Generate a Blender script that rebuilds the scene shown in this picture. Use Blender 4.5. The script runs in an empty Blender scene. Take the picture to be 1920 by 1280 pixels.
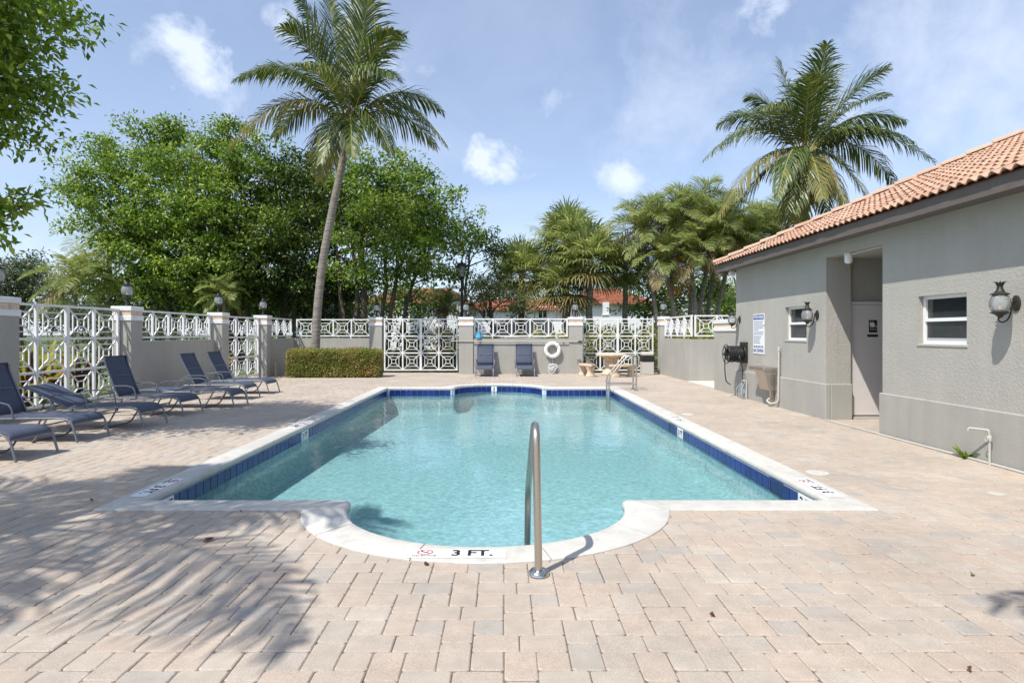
import bpy, bmesh, math, random
import numpy as np
from mathutils import Vector, Matrix, noise

# ------------------------------------------------------------------ scene, camera, sky, sun
S = bpy.context.scene
C = S.collection
F, HC, VX, VY = 1090.0, 1.5, 945.0, 625.0          # focal length in photo pixels, eye height, vanishing point
cam_d = bpy.data.cameras.new('camera'); cam = bpy.data.objects.new('camera', cam_d); C.objects.link(cam)
cam.location = (0, 0, HC); cam.rotation_euler = (math.pi/2, 0, 0)
cam_d.sensor_width = 36; cam_d.lens = F/1920*36
cam_d.shift_x = (960-VX)/1920; cam_d.shift_y = -(640-VY)/1920
cam_d.clip_end = 2000; cam_d.clip_start = .05
S.camera = cam

AZ, EL = math.radians(43.5), math.radians(56)       # light travels towards (+sin AZ, +cos AZ), sun behind the camera to the left
sun_dir = Vector((-math.sin(AZ)*math.cos(EL), -math.cos(AZ)*math.cos(EL), math.sin(EL)))
sd = bpy.data.lights.new('sun', 'SUN'); sd.energy = 4.4; sd.angle = math.radians(.5); sd.color = (1, .955, .88)
sun = bpy.data.objects.new('sun', sd); C.objects.link(sun)
sun.rotation_euler = (-sun_dir).to_track_quat('-Z', 'Y').to_euler()

W = bpy.data.worlds.new('World'); S.world = W; W.use_nodes = True
W.cycles.sampling_method = 'MANUAL'; W.cycles.sample_map_resolution = 512
nt = W.node_tree; N = nt.nodes; LK = nt.links
for n in list(N): N.remove(n)
out = N.new('ShaderNodeOutputWorld')
sky = N.new('ShaderNodeTexSky'); sky.sky_type = 'NISHITA'; sky.sun_disc = False
sky.sun_elevation = EL; sky.sun_rotation = math.atan2(sun_dir.x, sun_dir.y)
sky.air_density = 1.0; sky.dust_density = .9; sky.ozone_density = 4.2
bg = N.new('ShaderNodeBackground'); bg.inputs[1].default_value = .15
LK.new(sky.outputs[0], bg.inputs[0])
tc = N.new('ShaderNodeTexCoord')
def wm(op, a, b=None, clamp=False):
    n = N.new('ShaderNodeMath'); n.operation = op; n.use_clamp = clamp
    for i, x in enumerate((a, b)):
        if x is None: continue
        if isinstance(x, (int, float)): n.inputs[i].default_value = x
        else: LK.new(x, n.inputs[i])
    return n.outputs[0]
def wnoise(scale, detail, rough, vec, dist=0):
    n = N.new('ShaderNodeTexNoise'); n.inputs['Scale'].default_value = scale
    n.inputs['Detail'].default_value = detail; n.inputs['Roughness'].default_value = rough
    n.inputs['Distortion'].default_value = dist
    LK.new(vec, n.inputs['Vector']); return n.outputs['Fac']
nrm = N.new('ShaderNodeVectorMath'); nrm.operation = 'NORMALIZE'; LK.new(tc.outputs['Generated'], nrm.inputs[0])
dvec = nrm.outputs[0]
sep = N.new('ShaderNodeSeparateXYZ'); LK.new(dvec, sep.inputs[0])
zc = wm('ADD', wm('MAXIMUM', sep.outputs[2], 0.0), .22)
pl = N.new('ShaderNodeCombineXYZ'); LK.new(wm('DIVIDE', sep.outputs[0], zc), pl.inputs[0]); LK.new(wm('DIVIDE', sep.outputs[1], zc), pl.inputs[1])
fine = wnoise(11, 9, .62, dvec, .25)
veil = wnoise(1.15, 8, .58, pl.outputs[0], .5)
veil = wm('MULTIPLY', wm('SUBTRACT', veil, .47, True), 3.0, True)
def wdir(px, py): return Vector(((px-VX)/F, 1, (VY-py)/F)).normalized()
puffs = [(355, 115, .085, 1.0), (395, 150, .05, .8), (270, 95, .07, .5), (905, 300, .062, 1.15), (950, 310, .05, .95), (560, 70, .075, .8), (700, 90, .1, .75),
         (800, 110, .06, .5), (1165, 340, .07, .75), (1460, 12, .1, .85), (80, 500, .16, .8), (930, 500, .2, .55), (1840, 130, .42, .62), (1260, 215, .34, .46), (1650, 300, .36, .46), (1080, 190, .2, .4), (430, 200, .12, .45), (990, 350, .12, .5)]
# the same kind of sky goes on behind the camera
rp = random.Random(4)
for k in range(5):
    a = math.radians(rp.uniform(60, 300)); e = math.radians(rp.uniform(5, 55))
    v = Vector((math.sin(a)*math.cos(e), math.cos(a)*math.cos(e), math.sin(e)))
    puffs.append((v, None, rp.uniform(.12, .3), rp.uniform(.5, 1)))
dens = None
for px, py, r, s in puffs:
    v = px if py is None else wdir(px, py)
    d = N.new('ShaderNodeVectorMath'); d.operation = 'DISTANCE'; LK.new(dvec, d.inputs[0]); d.inputs[1].default_value = v
    core = wm('SUBTRACT', 1.0, wm('DIVIDE', d.outputs['Value'], r))
    k = wm('MULTIPLY', wm('ADD', core, wm('MULTIPLY', wm('SUBTRACT', fine, .56 if r < .3 else .5), 3.6 if r < .3 else 1.6)), s)
    k = wm('MULTIPLY', k, wm('MULTIPLY', wm('MAXIMUM', core, 0.0), 3.0, True))
    dens = k if dens is None else wm('MAXIMUM', dens, k)
dens = wm('MULTIPLY', wm('MAXIMUM', dens, 0.0), 1.1, True)
hz = wm('POWER', wm('SUBTRACT', 1.0, wm('MAXIMUM', sep.outputs[2], 0.0)), 5.0)       # whitish air towards the horizon
cover = wm('MAXIMUM', wm('MULTIPLY', dens, .86), wm('ADD', wm('MULTIPLY', veil, .30), wm('ADD', wm('MULTIPLY', hz, .36), .20)), True)
cb = N.new('ShaderNodeBackground'); cb.inputs[0].default_value = (.76, .83, .98, 1); cb.inputs[1].default_value = 1.06
mx = N.new('ShaderNodeMixShader'); LK.new(cover, mx.inputs[0]); LK.new(bg.outputs[0], mx.inputs[1]); LK.new(cb.outputs[0], mx.inputs[2])
LK.new(mx.outputs[0], out.inputs[0])

S.render.engine = 'CYCLES'
S.view_settings.view_transform = 'Standard'; S.view_settings.look = 'None'
S.view_settings.exposure = .27; S.view_settings.gamma = 1
S.cycles.transparent_max_bounces = 12; S.cycles.max_bounces = 5; S.cycles.diffuse_bounces = 2; S.cycles.glossy_bounces = 2; S.cycles.transmission_bounces = 4

# ------------------------------------------------------------------ helpers
R = random.Random(7)
OFF = {}
def gx(px, Y): return (px-VX)/F*Y
def gz(py, Y): return HC-(py-VY)/F*Y
def gY(py): return F*HC/(py-VY)
def V(*a): return Vector(a)

def put(o, parent=None):
    C.objects.link(o)
    if parent is not None:
        o.parent = parent; OFF[o.name] = OFF.get(parent.name, Vector((0, 0, 0)))
    return o
def tag(o, label=None, cat=None, group=None, kind=None):
    if label: o['label'] = label
    if cat: o['category'] = cat
    if group: o['group'] = group
    if kind: o['kind'] = kind
    return o
def thing(name, label, cat, loc=(0, 0, 0), rz=0, group=None, kind=None, local=False):
    o = bpy.data.objects.new(name, None); C.objects.link(o); o.empty_display_size = .1
    o.location = loc; o.rotation_euler = (0, 0, rz)
    OFF[o.name] = Vector((0, 0, 0)) if local else Vector(loc)
    return tag(o, label, cat, group, kind)
def copy_tree(o, parent=None):
    c = o.copy(); C.objects.link(c); c.parent = parent
    for ch in list(o.children): copy_tree(ch, c)
    return c

class MB:
    def __init__(s): s.v = []; s.f = []
    def add(s, vs, fs):
        n = len(s.v); s.v += [tuple(p) for p in vs]; s.f += [tuple(i+n for i in f) for f in fs]; return s
    def box(s, x0, y0, z0, x1, y1, z1):
        x0, x1 = min(x0, x1), max(x0, x1); y0, y1 = min(y0, y1), max(y0, y1); z0, z1 = min(z0, z1), max(z0, z1)
        return s.add([(x0,y0,z0),(x1,y0,z0),(x1,y1,z0),(x0,y1,z0),(x0,y0,z1),(x1,y0,z1),(x1,y1,z1),(x0,y1,z1)],
                     [(0,3,2,1),(4,5,6,7),(0,1,5,4),(1,2,6,5),(2,3,7,6),(3,0,4,7)])
    def bbox(s, x0, y0, z0, x1, y1, z1, b=.006):       # box with chamfered edges
        bm = bmesh.new(); bmesh.ops.create_cube(bm, size=1)
        for v in bm.verts: v.co = ((x0+x1)/2+v.co.x*(x1-x0), (y0+y1)/2+v.co.y*(y1-y0), (z0+z1)/2+v.co.z*(z1-z0))
        bmesh.ops.bevel(bm, geom=bm.edges[:], offset=b, segments=1, affect='EDGES')
        bm.verts.ensure_lookup_table(); bm.verts.index_update()
        s.add([v.co[:] for v in bm.verts], [[v.index for v in f.verts] for f in bm.faces]); bm.free(); return s
    def bar(s, p, q, w, h, up=(0, 0, 1)):              # straight bar, w sideways, h along up
        p, q = Vector(p), Vector(q); d = (q-p).normalized(); up = Vector(up)
        a = d.cross(up)
        if a.length < 1e-4: a = d.cross(Vector((1, 0, 0)))
        a.normalize(); b = a.cross(d)
        vs = []
        for c in (p, q):
            for i, j in ((-1,-1),(1,-1),(1,1),(-1,1)): vs.append(c+a*(i*w/2)+b*(j*h/2))
        return s.add(vs, [(0,3,2,1),(4,5,6,7),(0,1,5,4),(1,2,6,5),(2,3,7,6),(3,0,4,7)])
    def tube(s, pts, r, n=8, closed=False, flat=1.0):
        pts = [Vector(p) for p in pts]; m = len(pts)
        rr = r if isinstance(r, (list, tuple)) else [r]*m
        vs = []; prev = None
        for i, p in enumerate(pts):
            if closed: t = (pts[(i+1) % m]-pts[i-1]).normalized()
            else: t = (pts[min(i+1, m-1)]-pts[max(i-1, 0)]).normalized()
            if prev is None:
                a = t.cross(Vector((0, 0, 1)))
                if a.length < .05: a = t.cross(Vector((1, 0, 0)))
            else:
                a = prev-t*prev.dot(t)
            a.normalize(); prev = a; b = t.cross(a)
            for k in range(n):
                an = 2*math.pi*k/n; vs.append(p+a*(math.cos(an)*rr[i])+b*(math.sin(an)*rr[i]*flat))
        fs = []
        for i in range(m if closed else m-1):
            j = (i+1) % m
            for k in range(n): fs.append((i*n+k, i*n+(k+1) % n, j*n+(k+1) % n, j*n+k))
        if not closed:
            fs.append(tuple(range(n-1, -1, -1))); fs.append(tuple((m-1)*n+k for k in range(n)))
        return s.add(vs, fs)
    def lathe(s, prof, c=(0, 0, 0), n=16, axis=None):
        c = Vector(c); vs = []; q = Vector((0, 0, 1)).rotation_difference(Vector(axis)) if axis else None
        for r, z in prof:
            for k in range(n):
                p = Vector((r*math.cos(2*math.pi*k/n), r*math.sin(2*math.pi*k/n), z))
                if q: p = q @ p
                vs.append(c+p)
        fs = []
        for i in range(len(prof)-1):
            for k in range(n): fs.append((i*n+k, i*n+(k+1) % n, (i+1)*n+(k+1) % n, (i+1)*n+k))
        fs.append(tuple(range(n-1, -1, -1))); fs.append(tuple((len(prof)-1)*n+k for k in range(n)))
        return s.add(vs, fs)
    def prism(s, poly, z0, z1):
        n = len(poly); vs = [(x, y, z0) for x, y in poly]+[(x, y, z1) for x, y in poly]
        fs = [tuple(range(n-1, -1, -1)), tuple(range(n, 2*n))]
        for i in range(n): fs.append((i, (i+1) % n, n+(i+1) % n, n+i))
        return s.add(vs, fs)
    def xf(s, M):
        s.v = [tuple(M @ Vector(p)) for p in s.v]; return s
    def mesh(s, name, mat, off=None, smooth=False):
        me = bpy.data.meshes.new(name)
        vs = s.v if off is None else [(x-off.x, y-off.y, z-off.z) for x, y, z in s.v]
        me.from_pydata(vs, [], s.f); me.materials.append(mat)
        if smooth:
            me.polygons.foreach_set('use_smooth', [True]*len(me.polygons))
            try: me.set_sharp_from_angle(angle=math.radians(42))
            except Exception: pass
        me.update(); return me
    def build(s, name, mat, parent=None, smooth=False):
        off = OFF.get(parent.name) if parent is not None else None
        return put(bpy.data.objects.new(name, s.mesh(name, mat, off, smooth)), parent)
def inst(name, me, parent, loc, rot=None):             # a piece that shares mesh data
    o = bpy.data.objects.new(name, me)
    put(o, parent); o.location = Vector(loc)-OFF.get(o.name, Vector((0, 0, 0)))
    if rot is not None: o.rotation_euler = rot
    return o
def raw_quads(name, co, mat, parent, k=4, smooth=False):   # co: (n,k,3) separate polygons
    n = co.shape[0]; off = OFF.get(parent.name, Vector((0, 0, 0))) if parent is not None else Vector((0, 0, 0))
    co = co.reshape(-1, 3)-np.array(off)
    me = bpy.data.meshes.new(name); me.vertices.add(n*k); me.vertices.foreach_set('co', co.astype(np.float32).ravel())
    me.loops.add(n*k); me.loops.foreach_set('vertex_index', np.arange(n*k, dtype=np.int32))
    me.polygons.add(n); me.polygons.foreach_set('loop_start', np.arange(0, n*k, k, dtype=np.int32))
    me.update(calc_edges=True); me.materials.append(mat)
    return put(bpy.data.objects.new(name, me), parent)

# ------------------------------------------------------------------ materials
MATS = {}
def mat(name, col, rough=.7, var=0, vscale=3., bump=0, bscale=60., spec=.4, metal=0, col2=None, island=0, objr=0, coat=0, bdetail=4, dirt=None, streak=0, rings=0):
    m = bpy.data.materials.new(name); m.use_nodes = True; n = m.node_tree.nodes; l = m.node_tree.links
    b = n['Principled BSDF']; b.inputs['Roughness'].default_value = rough; b.inputs['Metallic'].default_value = metal
    b.inputs['Specular IOR Level'].default_value = spec; b.inputs['Coat Weight'].default_value = coat
    t = n.new('ShaderNodeTexCoord'); base = None
    rgb = n.new('ShaderNodeRGB'); rgb.outputs[0].default_value = (*col, 1); base = rgb.outputs[0]
    def mixc(fac, a, c2):
        x = n.new('ShaderNodeMix'); x.data_type = 'RGBA'
        if isinstance(fac, float): x.inputs[0].default_value = fac
        else: l.new(fac, x.inputs[0])
        l.new(a, x.inputs[6])
        if isinstance(c2, tuple): x.inputs[7].default_value = (*c2, 1)
        else: l.new(c2, x.inputs[7])
        return x.outputs[2]
    def nz(scale, detail=5, rough_=.6):
        x = n.new('ShaderNodeTexNoise'); x.inputs['Scale'].default_value = scale; x.inputs['Detail'].default_value = detail; x.inputs['Roughness'].default_value = rough_
        l.new(t.outputs['Object'], x.inputs['Vector']); return x.outputs['Fac']
    def ramp(f, a, c):
        x = n.new('ShaderNodeMapRange'); l.new(f, x.inputs[0]); x.inputs[1].default_value = a; x.inputs[2].default_value = c; return x.outputs[0]
    if col2 is not None:
        if island or objr:
            src = n.new('ShaderNodeNewGeometry').outputs['Random Per Island'] if island else n.new('ShaderNodeObjectInfo').outputs['Random']
            base = mixc(src, base, col2)
        else: base = mixc(ramp(nz(vscale), .35, .68), base, col2)
    if var:
        h = n.new('ShaderNodeHueSaturation'); l.new(base, h.inputs['Color'])
        mr = n.new('ShaderNodeMapRange'); l.new(nz(vscale, 8, .65), mr.inputs[0]); mr.inputs[1].default_value = .3; mr.inputs[2].default_value = .7
        mr.inputs[3].default_value = 1-var; mr.inputs[4].default_value = 1+var; l.new(mr.outputs[0], h.inputs['Value']); base = h.outputs[0]
    if streak or rings:
        mp = n.new('ShaderNodeMapping'); mp.inputs['Scale'].default_value = (3.5, 3.5, .22) if streak else (1.2, 1.2, 11); l.new(t.outputs['Object'], mp.inputs[0])
        sn = n.new('ShaderNodeTexNoise'); sn.inputs['Scale'].default_value = 1.6; sn.inputs['Detail'].default_value = 6; sn.inputs['Roughness'].default_value = .65; l.new(mp.outputs[0], sn.inputs['Vector'])
        h2 = n.new('ShaderNodeHueSaturation'); l.new(base, h2.inputs['Color']); q2 = n.new('ShaderNodeMapRange'); l.new(sn.outputs['Fac'], q2.inputs[0]); q2.inputs[1].default_value = .35; q2.inputs[2].default_value = .65
        q2.inputs[3].default_value = 1-(streak or rings); q2.inputs[4].default_value = 1+(streak or rings)*.5; l.new(q2.outputs[0], h2.inputs['Value']); base = h2.outputs[0]
    if dirt: base = mixc(ramp(nz(dirt[1], 7, .7), dirt[2], dirt[3]), base, dirt[0])
    l.new(base, b.inputs['Base Color'])
    if bump:
        bp = n.new('ShaderNodeBump'); bp.inputs['Strength'].default_value = bump; bp.inputs['Distance'].default_value = .02
        l.new(nz(bscale, bdetail, .6), bp.inputs['Height']); l.new(bp.outputs[0], b.inputs['Normal'])
    MATS[name] = m; return m
def leafmat(name, a, b_, c=None, trans=.35, rough=.45, spec=.35):
    """leaf: diffuse + light through the blade + a little gloss; each leaf its own tone"""
    m = bpy.data.materials.new(name); m.use_nodes = True; n = m.node_tree.nodes; l = m.node_tree.links
    p = n['Principled BSDF']; o = n['Material Output']
    g = n.new('ShaderNodeNewGeometry'); cr = n.new('ShaderNodeValToRGB')
    e = cr.color_ramp.elements; e[0].color = (*a, 1); e[1].color = (*b_, 1); e[1].position = .8 if c else 1
    if c: x = e.new(.93); x.color = (*c, 1)
    t = n.new('ShaderNodeTexCoord'); nz = n.new('ShaderNodeTexNoise'); nz.inputs['Scale'].default_value = 1.15; nz.inputs['Detail'].default_value = 4
    l.new(t.outputs['Object'], nz.inputs['Vector'])
    ad = n.new('ShaderNodeMath'); ad.operation = 'MULTIPLY_ADD'; l.new(nz.outputs['Fac'], ad.inputs[0]); ad.inputs[1].default_value = 2.0; ad.inputs[2].default_value = -1.0
    a2 = n.new('ShaderNodeMath'); a2.operation = 'ADD'; a2.use_clamp = True; l.new(g.outputs['Random Per Island'], a2.inputs[0]); l.new(ad.outputs[0], a2.inputs[1])
    l.new(a2.outputs[0], cr.inputs[0])
    l.new(cr.outputs[0], p.inputs['Base Color']); p.inputs['Roughness'].default_value = rough; p.inputs['Specular IOR Level'].default_value = spec
    tr = n.new('ShaderNodeBsdfTranslucent'); hs = n.new('ShaderNodeHueSaturation'); hs.inputs['Value'].default_value = 1.5; hs.inputs['Saturation'].default_value = 1.1
    l.new(cr.outputs[0], hs.inputs['Color']); l.new(hs.outputs[0], tr.inputs[0])
    ms = n.new('ShaderNodeMixShader'); ms.inputs[0].default_value = trans; l.new(p.outputs[0], ms.inputs[1]); l.new(tr.outputs[0], ms.inputs[2]); l.new(ms.outputs[0], o.inputs[0])
    MATS[name] = m; return m
def clearglass(name, tint=(.9, .92, .92), gloss=.12, rough=.03, bump=0):
    m = bpy.data.materials.new(name); m.use_nodes = True; n = m.node_tree.nodes; l = m.node_tree.links
    n.remove(n['Principled BSDF']); o = n['Material Output']
    tr = n.new('ShaderNodeBsdfTransparent'); tr.inputs[0].default_value = (*tint, 1)
    gl = n.new('ShaderNodeBsdfGlossy'); gl.inputs['Roughness'].default_value = rough
    lw = n.new('ShaderNodeFresnel'); lw.inputs[0].default_value = 1.5
    ad = n.new('ShaderNodeMath'); ad.operation = 'ADD'; ad.use_clamp = True; l.new(lw.outputs[0], ad.inputs[0]); ad.inputs[1].default_value = gloss
    df = n.new('ShaderNodeBsdfDiffuse'); df.inputs[0].default_value = (.75, .76, .76, 1)
    m1 = n.new('ShaderNodeMixShader'); m1.inputs[0].default_value = .22; l.new(tr.outputs[0], m1.inputs[1]); l.new(df.outputs[0], m1.inputs[2])
    ms = n.new('ShaderNodeMixShader'); l.new(ad.outputs[0], ms.inputs[0]); l.new(m1.outputs[0], ms.inputs[1]); l.new(gl.outputs[0], ms.inputs[2]); l.new(ms.outputs[0], o.inputs[0])
    if bump:
        v = n.new('ShaderNodeTexVoronoi'); v.inputs['Scale'].default_value = 60; t = n.new('ShaderNodeTexCoord'); l.new(t.outputs['Object'], v.inputs['Vector'])
        b = n.new('ShaderNodeBump'); b.inputs['Strength'].default_value = bump; b.inputs['Distance'].default_value = .01; l.new(v.outputs['Distance'], b.inputs['Height']); l.new(b.outputs[0], gl.inputs['Normal'])
    MATS[name] = m; return m

def paver_mat():
    m = mat('paver', (.5, .4, .34), .85)
    n = m.node_tree.nodes; l = m.node_tree.links; b = n['Principled BSDF']; b.inputs['Specular IOR Level'].default_value = .25
    at = n.new('ShaderNodeAttribute'); at.attribute_name = 'tone'
    cr = n.new('ShaderNodeValToRGB'); e = cr.color_ramp.elements
    e[0].color = (.415, .36, .305, 1); e[1].color = (.46, .398, .332, 1)
    for p, c in ((.04, (.39, .355, .315)), (.12, (.43, .37, .31)), (.5, (.452, .38, .312)), (.78, (.458, .374, .303)), (.9, (.457, .40, .336))):
        x = e.new(p); x.color = (*c, 1)
    l.new(at.outputs['Fac'], cr.inputs[0])
    t = n.new('ShaderNodeNewGeometry')
    def nz(s, d=4, r=.6):
        x = n.new('ShaderNodeTexNoise'); x.inputs['Scale'].default_value = s; x.inputs['Detail'].default_value = d; x.inputs['Roughness'].default_value = r; l.new(t.outputs['Position'], x.inputs['Vector']); return x.outputs['Fac']
    def mr(f, a, c, d, e_):
        x = n.new('ShaderNodeMapRange'); l.new(f, x.inputs[0])
        for i, v in enumerate((a, c, d, e_)): x.inputs[i+1].default_value = v
        return x.outputs[0]
    val = n.new('ShaderNodeMath'); val.operation = 'MULTIPLY'
    l.new(mr(nz(230, 2), .28, .72, .72, 1.26), val.inputs[0]); l.new(mr(nz(.9, 6, .65), .3, .7, .86, 1.1), val.inputs[1])
    v2 = n.new('ShaderNodeMath'); v2.operation = 'MULTIPLY'; l.new(val.outputs[0], v2.inputs[0]); l.new(mr(nz(9, 4), .25, .75, .9, 1.1), v2.inputs[1])
    h = n.new('ShaderNodeHueSaturation'); l.new(cr.outputs[0], h.inputs['Color']); l.new(v2.outputs[0], h.inputs['Value']); l.new(h.outputs[0], b.inputs['Base Color'])
    bp = n.new('ShaderNodeBump'); bp.inputs['Strength'].default_value = .45; bp.inputs['Distance'].default_value = .004; l.new(nz(260, 3), bp.inputs['Height']); l.new(bp.outputs[0], b.inputs['Normal'])
    return m
PAVER = paver_mat()
SAND = mat('joint_sand', (.16, .12, .095), .95, var=.3, vscale=30)
COPING = mat('coping', (.60, .58, .53), .8, col2=(.53, .51, .465), objr=1, var=.09, vscale=7, bump=.4, bscale=120, dirt=((.38, .35, .30), 3.2, .54, .82))
PLASTER = mat('pool_plaster', (.405, .485, .505), .8, var=.22, vscale=16, col2=(.475, .54, .545))  # mottle in the plaster colour stands in for caustic light and sparkle
TILE = mat('pool_tile', (.008, .018, .12), .12, col2=(.015, .037, .2), objr=1, spec=.35, var=.12, vscale=8)
GROUT = mat('tile_grout', (.50, .54, .62), .8)
WHITE = mat('white_paint', (.80, .80, .79), .45, var=.05, vscale=4, dirt=((.6, .6, .58), 5, .66, .9))
WALLM = mat('wall_render', (.40, .384, .343), .88, streak=.06, var=.07, vscale=1.3, bump=.5, bscale=45, dirt=((.33, .325, .30), .9, .58, .8))
STUCCO = mat('stucco', (.40, .384, .345), .9, var=.06, vscale=1.1, bump=.5, bscale=32, bdetail=8, streak=.035, dirt=((.33, .33, .31), .7, .6, .85))
PLINTH = mat('plinth_render', (.372, .359, .324), .88, streak=.06, var=.05, vscale=2, bump=.25, bscale=60, dirt=((.30, .29, .26), 1.2, .58, .85))
CAPTILE = mat('cap_tile', (.62, .46, .33), .7, var=.12, vscale=14, col2=(.70, .58, .45))
TEXTBLK = mat('black_lettering', (.012, .012, .014), .6)
TEXTRED = mat('red_lettering', (.45, .03, .04), .6)
TEXTBLU = mat('blue_lettering', (.03, .07, .28), .6)
MARKW = mat('marker_white', (.80, .80, .80), .4)
STEEL = mat('steel', (.62, .60, .57), .2, metal=1, spec=.5)
STEELD = mat('brushed_steel', (.55, .50, .44), .38, metal=1)
NAVY = mat('navy_sling', (.068, .082, .122), .62, var=.1, vscale=6, bump=.25, bscale=300)
CHAIRM = mat('lounger_frame', (.19, .205, .235), .42, metal=.35)
BLACKM = mat('black_metal', (.018, .018, .02), .45)
BRONZE = mat('dark_bronze', (.05, .045, .038), .5, metal=.4, var=.2, vscale=20)
DOORM = mat('door_paint', (.66, .62, .59), .55, var=.03, vscale=3)
FASCIA = mat('fascia_paint', (.135, .112, .10), .6, var=.12, vscale=4)
ROOFT = mat('clay_tile', (.405, .235, .155), .8, col2=(.52, .35, .25), objr=1, var=.16, vscale=9, bump=.2, bscale=80, dirt=((.30, .15, .10), 6, .62, .9))
ROOFB = mat('roof_felt', (.25, .11, .07), .9)
PANE = mat('dark_glass', (.03, .036, .038), .08, spec=1.0, var=.25, vscale=5)
GLOBE = clearglass('lamp_glass', bump=.6)
STONE = mat('cast_stone', (.56, .42, .29), .85, var=.16, vscale=9, bump=.4, bscale=40, col2=(.66, .55, .42))
BARK = mat('bark', (.11, .085, .065), .95, var=.35, vscale=6, bump=.8, bscale=18)
PALMBARK = mat('palm_bark', (.33, .29, .245), .95, var=.35, vscale=7, bump=.9, bscale=22, col2=(.21, .185, .155), rings=.4)
GRASS = mat('grass', (.06, .10, .025), .95, var=.35, vscale=.6, col2=(.11, .13, .04), bump=.5, bscale=30)
HOSE = mat('hose_rubber', (.02, .021, .022), .6)
PVC = mat('pvc_pipe', (.49, .47, .42), .6, var=.06)
# ------------------------------------------------------------------ pool outline
PCX, PHW, PY0, PY1, CW = -.155, 3.04, 5.21, 15.98, .29
def near_arc(n=28):      # stations (inner, outer) along the near bay, right to left
    st = []
    ox, oy = 1.56, PY0-CW
    for k in range(5):
        a = math.pi/2*k/4; st.append(((PCX+1.2+.07-.07*math.sin(a), PY0-.07+.07*math.cos(a)), (PCX+ox, oy)))
    b = PY0-.07; f0 = math.asin((b-oy)/1.34)
    for k in range(n+1):
        t = k/n; th = math.pi*t; ph = f0+(math.pi-2*f0)*t
        st.append(((PCX+1.2*math.cos(th), b-1.07*math.sin(th)), (PCX+1.575*math.cos(ph), b-1.36*math.sin(ph))))
    for k in range(5):
        a = math.pi/2*(1-k/4); st.append(((PCX-1.2-.07+.07*math.sin(a), PY0-.07+.07*math.cos(a)), (PCX-ox, oy)))
    return st
NARC = near_arc()
mir = lambda p: (2*PCX-p[0], PY0+PY1-p[1])
FARC = [(mir(a), mir(b)) for a, b in NARC]             # far bay, left to right
def straight(a, b, step=1.25):                          # list of pieces between two stations
    L = math.hypot(a[0][0]-b[0][0], a[0][1]-b[0][1]); n = max(1, round(L/step))
    f = lambda t: tuple(tuple(a[i][j]+(b[i][j]-a[i][j])*t for j in (0, 1)) for i in (0, 1))
    return [[f(k/n), f((k+1)/n)] for k in range(n)]
cor = {}
for sx in (-1, 1):
    cor[sx, 0] = ((PCX+sx*PHW, PY0), (PCX+sx*(PHW+CW), PY0-CW)); cor[sx, 1] = ((PCX+sx*PHW, PY1), (PCX+sx*(PHW+CW), PY1+CW))
pieces = []
pieces += straight(cor[1, 0], NARC[0], 1.55)
k0 = len(NARC); cuts = [0, 10, 16, 22, 28, k0-1]
pieces += [NARC[cuts[i]:cuts[i+1]+1] for i in range(5)]
pieces += straight(NARC[-1], cor[-1, 0], 1.55) + straight(cor[-1, 0], cor[-1, 1]) + straight(cor[-1, 1], FARC[0])
pieces += [FARC[cuts[i]:cuts[i+1]+1] for i in range(5)]
pieces += straight(FARC[-1], cor[1, 1]) + straight(cor[1, 1], cor[1, 0])
INNER = [cor[1, 0][0]] + [s[0] for s in NARC] + [cor[-1, 0][0], cor[-1, 1][0]] + [s[0] for s in FARC] + [cor[1, 1][0]]
OUTER = [cor[1, 0][1]] + [s[1] for s in NARC[4:-4]] + [cor[-1, 0][1], cor[-1, 1][1]] + [s[1] for s in FARC[4:-4]] + [cor[1, 1][1]]
def inside(poly, x, y):
    r = False; j = len(poly)-1
    for i in range(len(poly)):
        xi, yi = poly[i]; xj, yj = poly[j]
        if (yi > y) != (yj > y) and x < (xj-xi)*(y-yi)/(yj-yi)+xi: r = not r
        j = i
    return r

# ------------------------------------------------------------------ ground and deck
DX0, DX1, DY0, DY1 = -9.2, 8.2, -6.0, 22.5
g = MB()
for x0, y0, x1, y1 in ((-400, -200, DX0, 600), (DX1, -200, 400, 600), (DX0, -200, DX1, DY0), (DX0, DY1, DX1, 600)):
    g.add([(x0, y0, -.03), (x1, y0, -.03), (x1, y1, -.03), (x0, y1, -.03)], [(0, 1, 2, 3)])
tag(g.build('lawn', GRASS), kind='structure')
deck = thing('pool_deck', None, None, kind='structure')
bed = MB(); zb = -.009
xl, xr = PCX-PHW-CW+.05, PCX+PHW+CW-.05
for x0, x1 in ((DX0, xl), (xr, DX1)):
    bed.add([(x0, DY0, zb), (x1, DY0, zb), (x1, DY1, zb), (x0, DY1, zb)], [(0, 1, 2, 3)])
nb = [(xl, DY0), (xr, DY0), (xr, PY0-CW+.05)] + [(a[0]*.15+b[0]*.85, a[1]*.15+b[1]*.85) for a, b in NARC[4:-4]] + [(xl, PY0-CW+.05)]
fb = [(xr, DY1), (xl, DY1), (xl, PY1+CW-.05)] + [(a[0]*.15+b[0]*.85, a[1]*.15+b[1]*.85) for a, b in FARC[4:-4]] + [(xr, PY1+CW-.05)]
for p in (nb, fb): bed.add([(x, y, zb) for x, y in p], [tuple(range(len(p)))])
bed.build('joint_sand', SAND, deck)

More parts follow.
